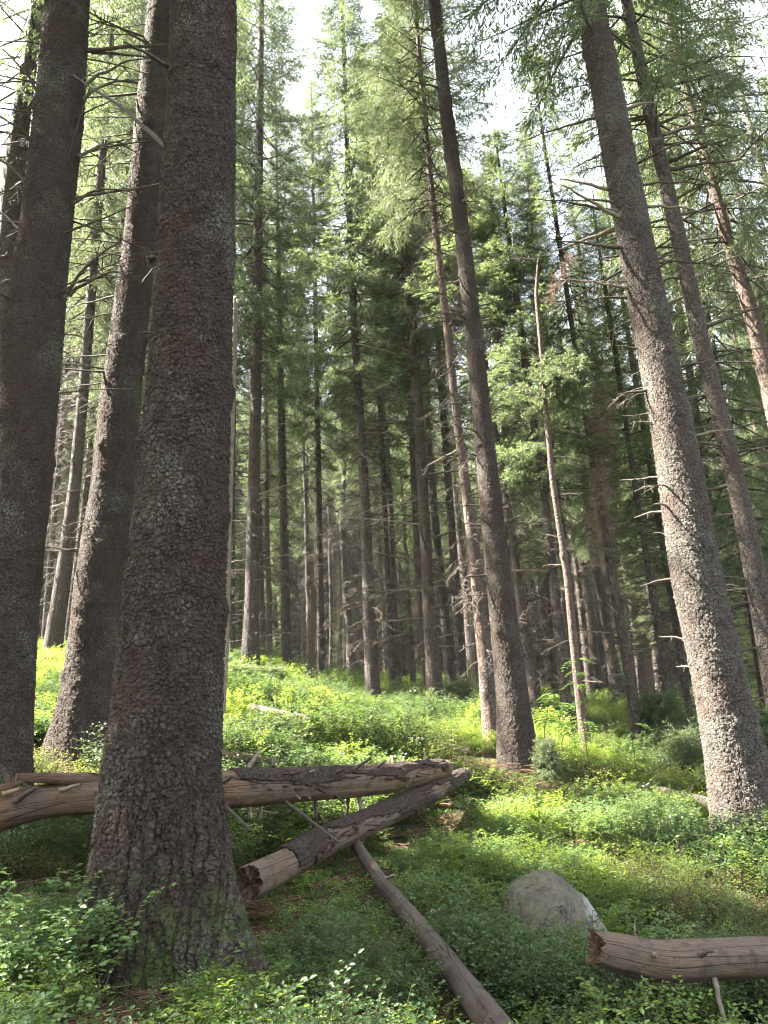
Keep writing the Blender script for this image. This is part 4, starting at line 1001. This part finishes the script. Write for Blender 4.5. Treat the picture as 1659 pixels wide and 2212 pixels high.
def litter_mesh(seed, n=26, r=.10):
    rs = np.random.default_rng(seed); mb = MB()
    for k in range(n):
        a = rs.uniform(0, 2 * PI); q = r * math.sqrt(rs.random()); p = np.array([q * math.cos(a), q * math.sin(a), rs.uniform(.002, .012)])
        b = rs.uniform(0, PI); l = rs.uniform(.015, .09) if k > 3 else rs.uniform(.1, .22); e = p + np.array([math.cos(b), math.sin(b), rs.uniform(-.1, .2)]) * l
        V, Q = tube(np.array([p, (p + e) / 2 + rs.normal(0, .003, 3), e]), np.array([.0016, .0014, .0009]) * (1.6 if l > .1 else 1), 3); mb.add(V, Q)
    return mb.mesh('litter_mesh', [M_LITTER], smooth=False)
M_LITTER = plain_mat('needle_litter', (.09, .05, .03), (.25, .15, .09), 12, .2)

BIL = [bilberry('bilberry_plant', 1), bilberry('bilberry_plant', 2, 10, .30, .16), bilberry('bilberry_plant', 3, 7, .22, .14, .021, M_BILB_SHADE), bilberry('bilberry_plant', 4, 9, .25, .16, .024, M_BILB_SHADE),
       bilberry('bilberry_plant', 5, 12, .28, .16, .017, M_BILB, M_BROWNSTEM, .35, 5), bilberry('bilberry_plant', 6, 6, .17, .15, .021, M_BILB_SHADE), bilberry('bilberry_plant', 7, 12, .34, .17, .020, M_BILB_DARK, M_BROWNSTEM, .8, 5), bilberry('bilberry_plant', 8, 10, .30, .15, .022, M_BILB_DARK)]

rp = np.random.default_rng(21)
BARE = [(*at(180, 2130, 2.9)[:2], .28), (*at(290, 2160, 2.9)[:2], .2), (*at(650, 2180, 3.05)[:2], .22), (*at(1290, 1795, 6.9)[:2], .4), (*at(1600, 1900, 5.6)[:2], .45), (*at(1000, 1750, 7.4)[:2], .3), (*at(560, 1535, 12)[:2], .35),
        (*at(440, 1990, 3.65)[:2], .25), (*at(620, 1960, 4.6)[:2], .25)]

def region(n, y0, y1, k0, k1, pad, power=1.0):
    y = y0 + (y1 - y0) * rp.random(n) ** power; w0 = -(.62 * y + pad); w1 = .62 * y + pad
    return np.stack([w0 + (w1 - w0) * rp.random(n), y], -1)
def thin(P, amount, scale, seed, floor=.15):
    v = vnoise(np.column_stack([P, 0 * P[:, 0]]), scale, seed, 2)
    keep = rp.random(len(P)) < np.clip(floor + amount * (v + .55), 0, 1)
    for (bx, by, br) in BARE:
        br = br * .7
        keep &= ~((np.hypot(P[:, 0] - bx, P[:, 1] - by) < br * (.7 + .5 * rp.random(len(P)))) & (rp.random(len(P)) < .92))
    for (ox, oy, _) in OCC:
        keep &= np.hypot(P[:, 0] - ox, P[:, 1] - oy + .12) > (.38 if oy < 4.5 else .62 if oy < 9.2 else .36)
    keep &= np.hypot(P[:, 0], P[:, 1]) > 2.15
    for (qx, qy, qr, am) in CLEAR:
        keep &= ~((np.hypot(P[:, 0] - qx, P[:, 1] - qy) < qr) & (rp.random(len(P)) < am))
    return P[keep]
near = thin(region(6800, 1.6, 8.5, 0, 0, .9, .75), 1.0, .9, 31, .35)
mid = thin(region(8500, 8.5, 19, 0, 0, 2, .9), 1.2, .8, 33, .3)
far = thin(region(9000, 19, 50, 0, 0, 4, .9), .9, .4, 35, .35)
allp = np.vstack([near, mid, far]); z = ground(allp[:, 0], allp[:, 1])
kn = vnoise(np.column_stack([allp, 0 * z]), .55, 41, 2)
idx = np.where(kn > np.where(allp[:, 1] < 9, .17, .28), 4, np.where(rp.random(len(z)) < .45, rp.integers(0, 2, len(z)), rp.integers(2, 4, len(z))))
idx = np.where((allp[:, 1] > 8.5) & (idx < 4), rp.integers(0, 2, len(z)), idx)  # sunny slope takes only yellow green leaves; shade-coloured copies stay in front
idx = np.where((allp[:, 1] < 8.5) & (rp.random(len(z)) < .25), 5, idx)
idx = np.where((allp[:, 1] > 12) & (idx == 4) & (rp.random(len(z)) < .6), 0, idx)
lo = vnoise(np.column_stack([allp, 0 * z]), .8, 45, 2)
k2 = vnoise(np.column_stack([allp, 0 * z]), .75, 61, 2)
idx = np.where((k2 > .16) & (rp.random(len(z)) < .75), rp.integers(6, 8, len(z)), idx)
scl = rp.uniform(.65, 1.3, len(z)) * (1 + .6 * lo) * np.where(k2 > .16, 1.15, 1) * np.where(allp[:, 1] < 5.5, .60, np.where(allp[:, 1] < 8.5, .8, np.where(allp[:, 1] < 19, 1.15, 1.7)))
rot = np.stack([rp.normal(0, .15, len(z)), rp.normal(0, .15, len(z)), rp.uniform(0, 6.28, len(z))], -1)
scatter('bilberry_carpet', np.column_stack([allp, z]), rot, scl, idx, BIL, 'carpet of low bilberry plants over the whole slope')
mo = region(9000, 1.8, 11, 0, 0, .9, .8); mo = mo[vnoise(np.column_stack([mo, 0 * mo[:, 0]]), .9, 51, 2) > -.35]; z = ground(mo[:, 0], mo[:, 1])
scatter('moss_carpet', np.column_stack([mo, z]), np.stack([rp.normal(0, .2, len(z)), rp.normal(0, .2, len(z)), rp.uniform(0, 6.28, len(z))], -1), rp.uniform(.7, 1.5, len(z)), rp.integers(0, 3, len(z)),
        [moss_tuft(1), moss_tuft(2, 80, .05), moss_tuft(3, 70, .03, .08)], 'moss cushions between the bilberry plants')
li = region(2600, 1.8, 9, 0, 0, .9, .8)
for (bx, by, br) in BARE: li = np.vstack([li, np.stack([bx + rp.normal(0, br * .7, 60), by + rp.normal(0, br * .7, 60)], -1)])
z = ground(li[:, 0], li[:, 1])
scatter('needle_litter', np.column_stack([li, z]), np.stack([0 * z, 0 * z, rp.uniform(0, 6.28, len(z))], -1), rp.uniform(.7, 1.3, len(z)), rp.integers(0, 3, len(z)), [litter_mesh(1), litter_mesh(2), litter_mesh(3, 34, .12)], 'fallen needles and twig crumbs on the ground')

# leafy bushes one can tell apart at the front
def bush(label, x, y, d, seed, stems, h, spread, L=.026, mat=M_BILB, scale=1.0, lift=0.0):
    p = at(x, y, d); g = gz(p[0], p[1]); r = thing('bilberry_bush', label, 'shrub', (p[0], p[1], g - .02 + lift), 'leafy bilberry bushes at the front')
    me = bilberry('bush_mesh', seed, stems, h, spread, L, mat, M_STEM, 1.0, 6); link('leafy_stems', me, r).scale = (scale,) * 3
bush('tallest leafy bilberry bush against the left foot of the thickest trunk', 120, 2010, 3.25, 70, 26, .44, .40, .030, M_BILB_SHADE)
bush('low leafy bush at the foot of the tallest bush, by the left edge', 40, 2010, 3.2, 71, 14, .36, .30, .032, M_BILB_SHADE)
bush('bright leafy bush in front of the thickest trunk', 430, 2150, 3.0, 72, 12, .26, .24, .028)
bush('spreading bush with bare pale twigs right of the thickest trunk base', 590, 2200, 2.9, 73, 10, .28, .26, .028)
bush('pale green bush in the bottom left corner', 30, 2190, 2.65, 74, 16, .28, .30, .030, M_BILB_SHADE)
bush('small leafy bush between the pointed boulder and the raised log end', 1262, 2110, 4.05, 78, 11, .30, .2, .024)
bush('leafy bush crowding the front of the pointed boulder', 1190, 2100, 4.3, 75, 14, .24, .26, .024, M_BILB_SHADE)
bush('small bush growing beside the middle of the slanting log', 640, 1885, 4.55, 76, 8, .24, .16, .022)

# rowan saplings with feathered leaves
def rowan(label, x, y, d, h, seed):
    p = at(x, y, d); r = thing('rowan_sapling', label, 'sapling', (p[0], p[1], gz(p[0], p[1])), 'rowan saplings on the slope'); rs = np.random.default_rng(seed)
    st = MB(); lf = MB(); s = np.linspace(0, 1, 9)[:, None]
    P = np.array([rs.normal(0, .08), rs.normal(0, .05), h]) * s + rs.normal(0, .015, (9, 3)) * (s > 0); P[0, 2] = -.05
    V, Q = tube(P, .007 * (1.1 - .8 * s[:, 0]), 5); st.add(V, Q)
    for k in range(11):
        u = rs.uniform(.35, 1); q = np.array([np.interp(u, s[:, 0], P[:, j]) for j in range(3)]); a = k * 2.4 + rs.normal(0, .4); m = np.linspace(0, 1, 8)[:, None]; L = rs.uniform(.16, .26)
        hd = np.array([math.cos(a), math.sin(a), 0]); Pl = q + hd * L * m + np.array([0, 0, 1.0]) * L * (.45 * m - .75 * m ** 2)
        V, Q = tube(Pl, np.full(8, .0016), 3); st.add(V, Q); sd = np.array([-math.sin(a), math.cos(a), 0])
        for j in range(2, 8):
            for sg in ((-1, 1) if j < 7 else (0,)):
                d_ = (sd * sg + hd * (.45 if sg else 1) + np.array([0, 0, -.25])); d_ /= np.linalg.norm(d_); nn = np.array([0, 0, 1.0]) + rs.normal(0, .2, 3); nn -= d_ * (nn @ d_); nn /= np.linalg.norm(nn)
                l = rs.uniform(.06, .085); V, Q = leaf_quads(Pl[j], d_, nn, l, l * .34, .2); lf.add(V, Q, a=rs.random())
    link('stem', st.mesh('stem', [M_BROWNSTEM]), r); link('leaves', lf.mesh('leaves', [M_FERN], smooth=False, tint=True), r)
rowan('taller rowan sapling with feathered leaves before the dark trunks below the crest', 1268, 1640, 9.6, 1.4, 1)
rowan('rowan sapling with broad bright leaf cluster left of the hollow spruce', 1372, 1660, 9.3, .85, 2)
rowan('rowan sapling leaning close to the larger trunk of the touching pair', 1165, 1600, 9.6, .75, 3)
rowan('small rowan sapling at the left of the slender reddish snag', 1222, 1640, 9.9, .85, 4)

# young spruces and dark low bushes
YS = [crown_mesh('sapling_mesh', 160 + i, 1.0, .34, 46, .35, 1.6, shape=.7, q=.014, lean_low=-.05, mat=m) for i, m in enumerate([M_NEEDLE, M_NEEDLE_LIT, M_DRY])]
def sapling(label, x, y, d, h, k, wid=1.0, name='spruce_sapling', cat='sapling'):
    p = at(x, y, d); g = gz(p[0], p[1]); r = thing(name, label, cat, (p[0], p[1], g - .03), 'young spruces on the slope')
    V, Q = tube(np.array([[0, 0, -.05], [0, 0, h * .5], [0, 0, h * .95]]), np.array([.012, .008, .003]), 6); link('stem', make_mesh('stem', V, Q, None, [M_BRANCH]), r)
    link('crown', YS[k], r).scale = (h * wid, h * wid, h)
sapling('small pale half dry spruce sapling beside the larger trunk of the touching pair', 1178, 1625, 8.7, .42, 1, .9)
sapling('dark young spruce left of the foot of the sunlit trunk', 1495, 1690, 10.2, .72, 1, 1.2)
sapling('young spruce at the right edge behind the sunlit trunk', 1655, 1660, 8.8, 1.05, 0, 1.2)
sapling('young spruce in the hollow beyond the rowan saplings', 1440, 1640, 13, 1.1, 0, 1.1)
sapling('flat dark juniper like bush left below the tall grey green spruce', 512, 1480, 14.2, .5, 0, 2.4, 'juniper_bush', 'shrub')
sapling('flat dark juniper like bush right below the tall grey green spruce', 575, 1475, 14.6, .5, 0, 2.6, 'juniper_bush', 'shrub')
sapling('young spruce behind the crest near the pale bare pole', 990, 1530, 15.5, .8, 1, 1.3)

# single fallen twigs
for j, (x0, y0, x1, y1, d, lab) in enumerate([(888, 1810, 918, 1856, 6.0, 'crooked pale twig lying left above the boulder'), (1180, 1815, 1215, 1838, 6.8, 'thin dry stick on the sunny patch above the boulder'), (1320, 1655, 1288, 1694, 8.9, 'pale stick leaning in the ferns below the rowan saplings'),
                                              (1440, 2060, 1453, 2020, 4.4, 'dead upright twig behind the raised smooth log'), (1380, 2036, 1362, 1975, 4.6, 'dead forked twig between boulder and raised log'), (1530, 1845, 1570, 1862, 6.0, 'dry stick on the litter below the sunlit trunk'),
                                              (930, 1972, 952, 1966, 4.6, 'short pale twig across the bilberries by the weathered pole'), (600, 1755, 520, 1745, 5.3, 'thin curved twig in the shade under the large fallen trunk')]):
    a, b_ = at(x0, y0, d), at(x1, y1, d + .05); s = np.linspace(0, 1, 7)[:, None]; Pp = a + (b_ - a) * s + np.random.default_rng(j).normal(0, .008, (7, 3)) * (s > 0)
    V, Q = tube(Pp - a, .006 * (1.1 - .7 * s[:, 0]), 6); tag(link('fallen_twig', make_mesh('fallen_twig', V, Q, None, [M_PALETWIG]), None, a), lab, 'twig', 'loose dry twigs')

# ------------------------------------------------------------------ light
SUN_AZ, SUN_EL = math.radians(-78), math.radians(50)
sv = Vector((math.sin(SUN_AZ) * math.cos(SUN_EL), math.cos(SUN_AZ) * math.cos(SUN_EL), math.sin(SUN_EL)))
sd = bpy.data.lights.new('sun', 'SUN'); sd.energy = 5.0; sd.angle = math.radians(.5); sd.color = (1, .94, .84)
so = bpy.data.objects.new('sun', sd); COL.objects.link(so); so.rotation_mode = 'QUATERNION'; so.rotation_quaternion = sv.to_track_quat('Z', 'Y')
w = bpy.data.worlds.new('World'); SC.world = w; w.use_nodes = True; nt = w.node_tree
bg = nt.nodes['Background']; sky = nt.nodes.new('ShaderNodeTexSky'); sky.sky_type = 'NISHITA'; sky.sun_disc = False
sky.sun_elevation = SUN_EL; sky.sun_rotation = SUN_AZ; sky.air_density = 1.0; sky.dust_density = 3.0; sky.ozone_density = 1.0
tc = nt.nodes.new('ShaderNodeTexCoord'); cn = nt.nodes.new('ShaderNodeTexNoise'); cn.inputs['Scale'].default_value = 2.2; cn.inputs['Detail'].default_value = 5
mr = nt.nodes.new('ShaderNodeMapRange'); mr.inputs[1].default_value = .3; mr.inputs[2].default_value = .6; mr.inputs[3].default_value = .55; mr.inputs[4].default_value = .95
mx = nt.nodes.new('ShaderNodeMix'); mx.data_type = 'RGBA'; mx.inputs[7].default_value = (1.1, 1.14, 1.24, 1)
nt.links.new(tc.outputs['Generated'], cn.inputs['Vector']); nt.links.new(cn.outputs[0], mr.inputs[0]); nt.links.new(mr.outputs[0], mx.inputs[0])
nt.links.new(sky.outputs[0], mx.inputs[6]); nt.links.new(mx.outputs[2], bg.inputs[0]); bg.inputs[1].default_value = .15
SC.view_settings.view_transform = 'Standard'; SC.view_settings.look = 'None'; SC.view_settings.gamma = 1; SC.view_settings.exposure = 3.85
cy = SC.cycles; cy.use_denoising = True; cy.max_bounces = 7; cy.diffuse_bounces = 4; cy.glossy_bounces = 2; cy.transmission_bounces = 3; cy.transparent_max_bounces = 4
cy.use_adaptive_sampling = True; cy.adaptive_threshold = .02; cy.filter_width = 1.1; cy.sample_clamp_indirect = 6
cy.caustics_reflective = False; cy.caustics_refractive = False

# ------------------------------------------------------------------ haze in the wood
hx0, hx1, hy0, hy1, hz0, hz1 = -120, 120, -40, 130, float(Zg.min()) - 1, 48
V = np.array([[x, y, z] for z in (hz0, hz1) for y in (hy0, hy1) for x in (hx0, hx1)], float)
hz = link('haze', make_mesh('haze', V, np.array([[0, 2, 3, 1], [4, 5, 7, 6], [0, 1, 5, 4], [2, 6, 7, 3], [0, 4, 6, 2], [1, 3, 7, 5]]), smooth=False)); tag(hz, kind='stuff')
hm = bpy.data.materials.new('haze'); hm.use_nodes = True; hn = hm.node_tree; hn.nodes.clear()
pv = hn.nodes.new('ShaderNodeVolumePrincipled'); pv.inputs['Density'].default_value = HAZE; pv.inputs['Color'].default_value = (.95, .95, .9, 1)
ho = hn.nodes.new('ShaderNodeOutputMaterial'); hn.links.new(pv.outputs[0], ho.inputs['Volume']); hz.data.materials.append(hm)
cy.volume_bounces = 0
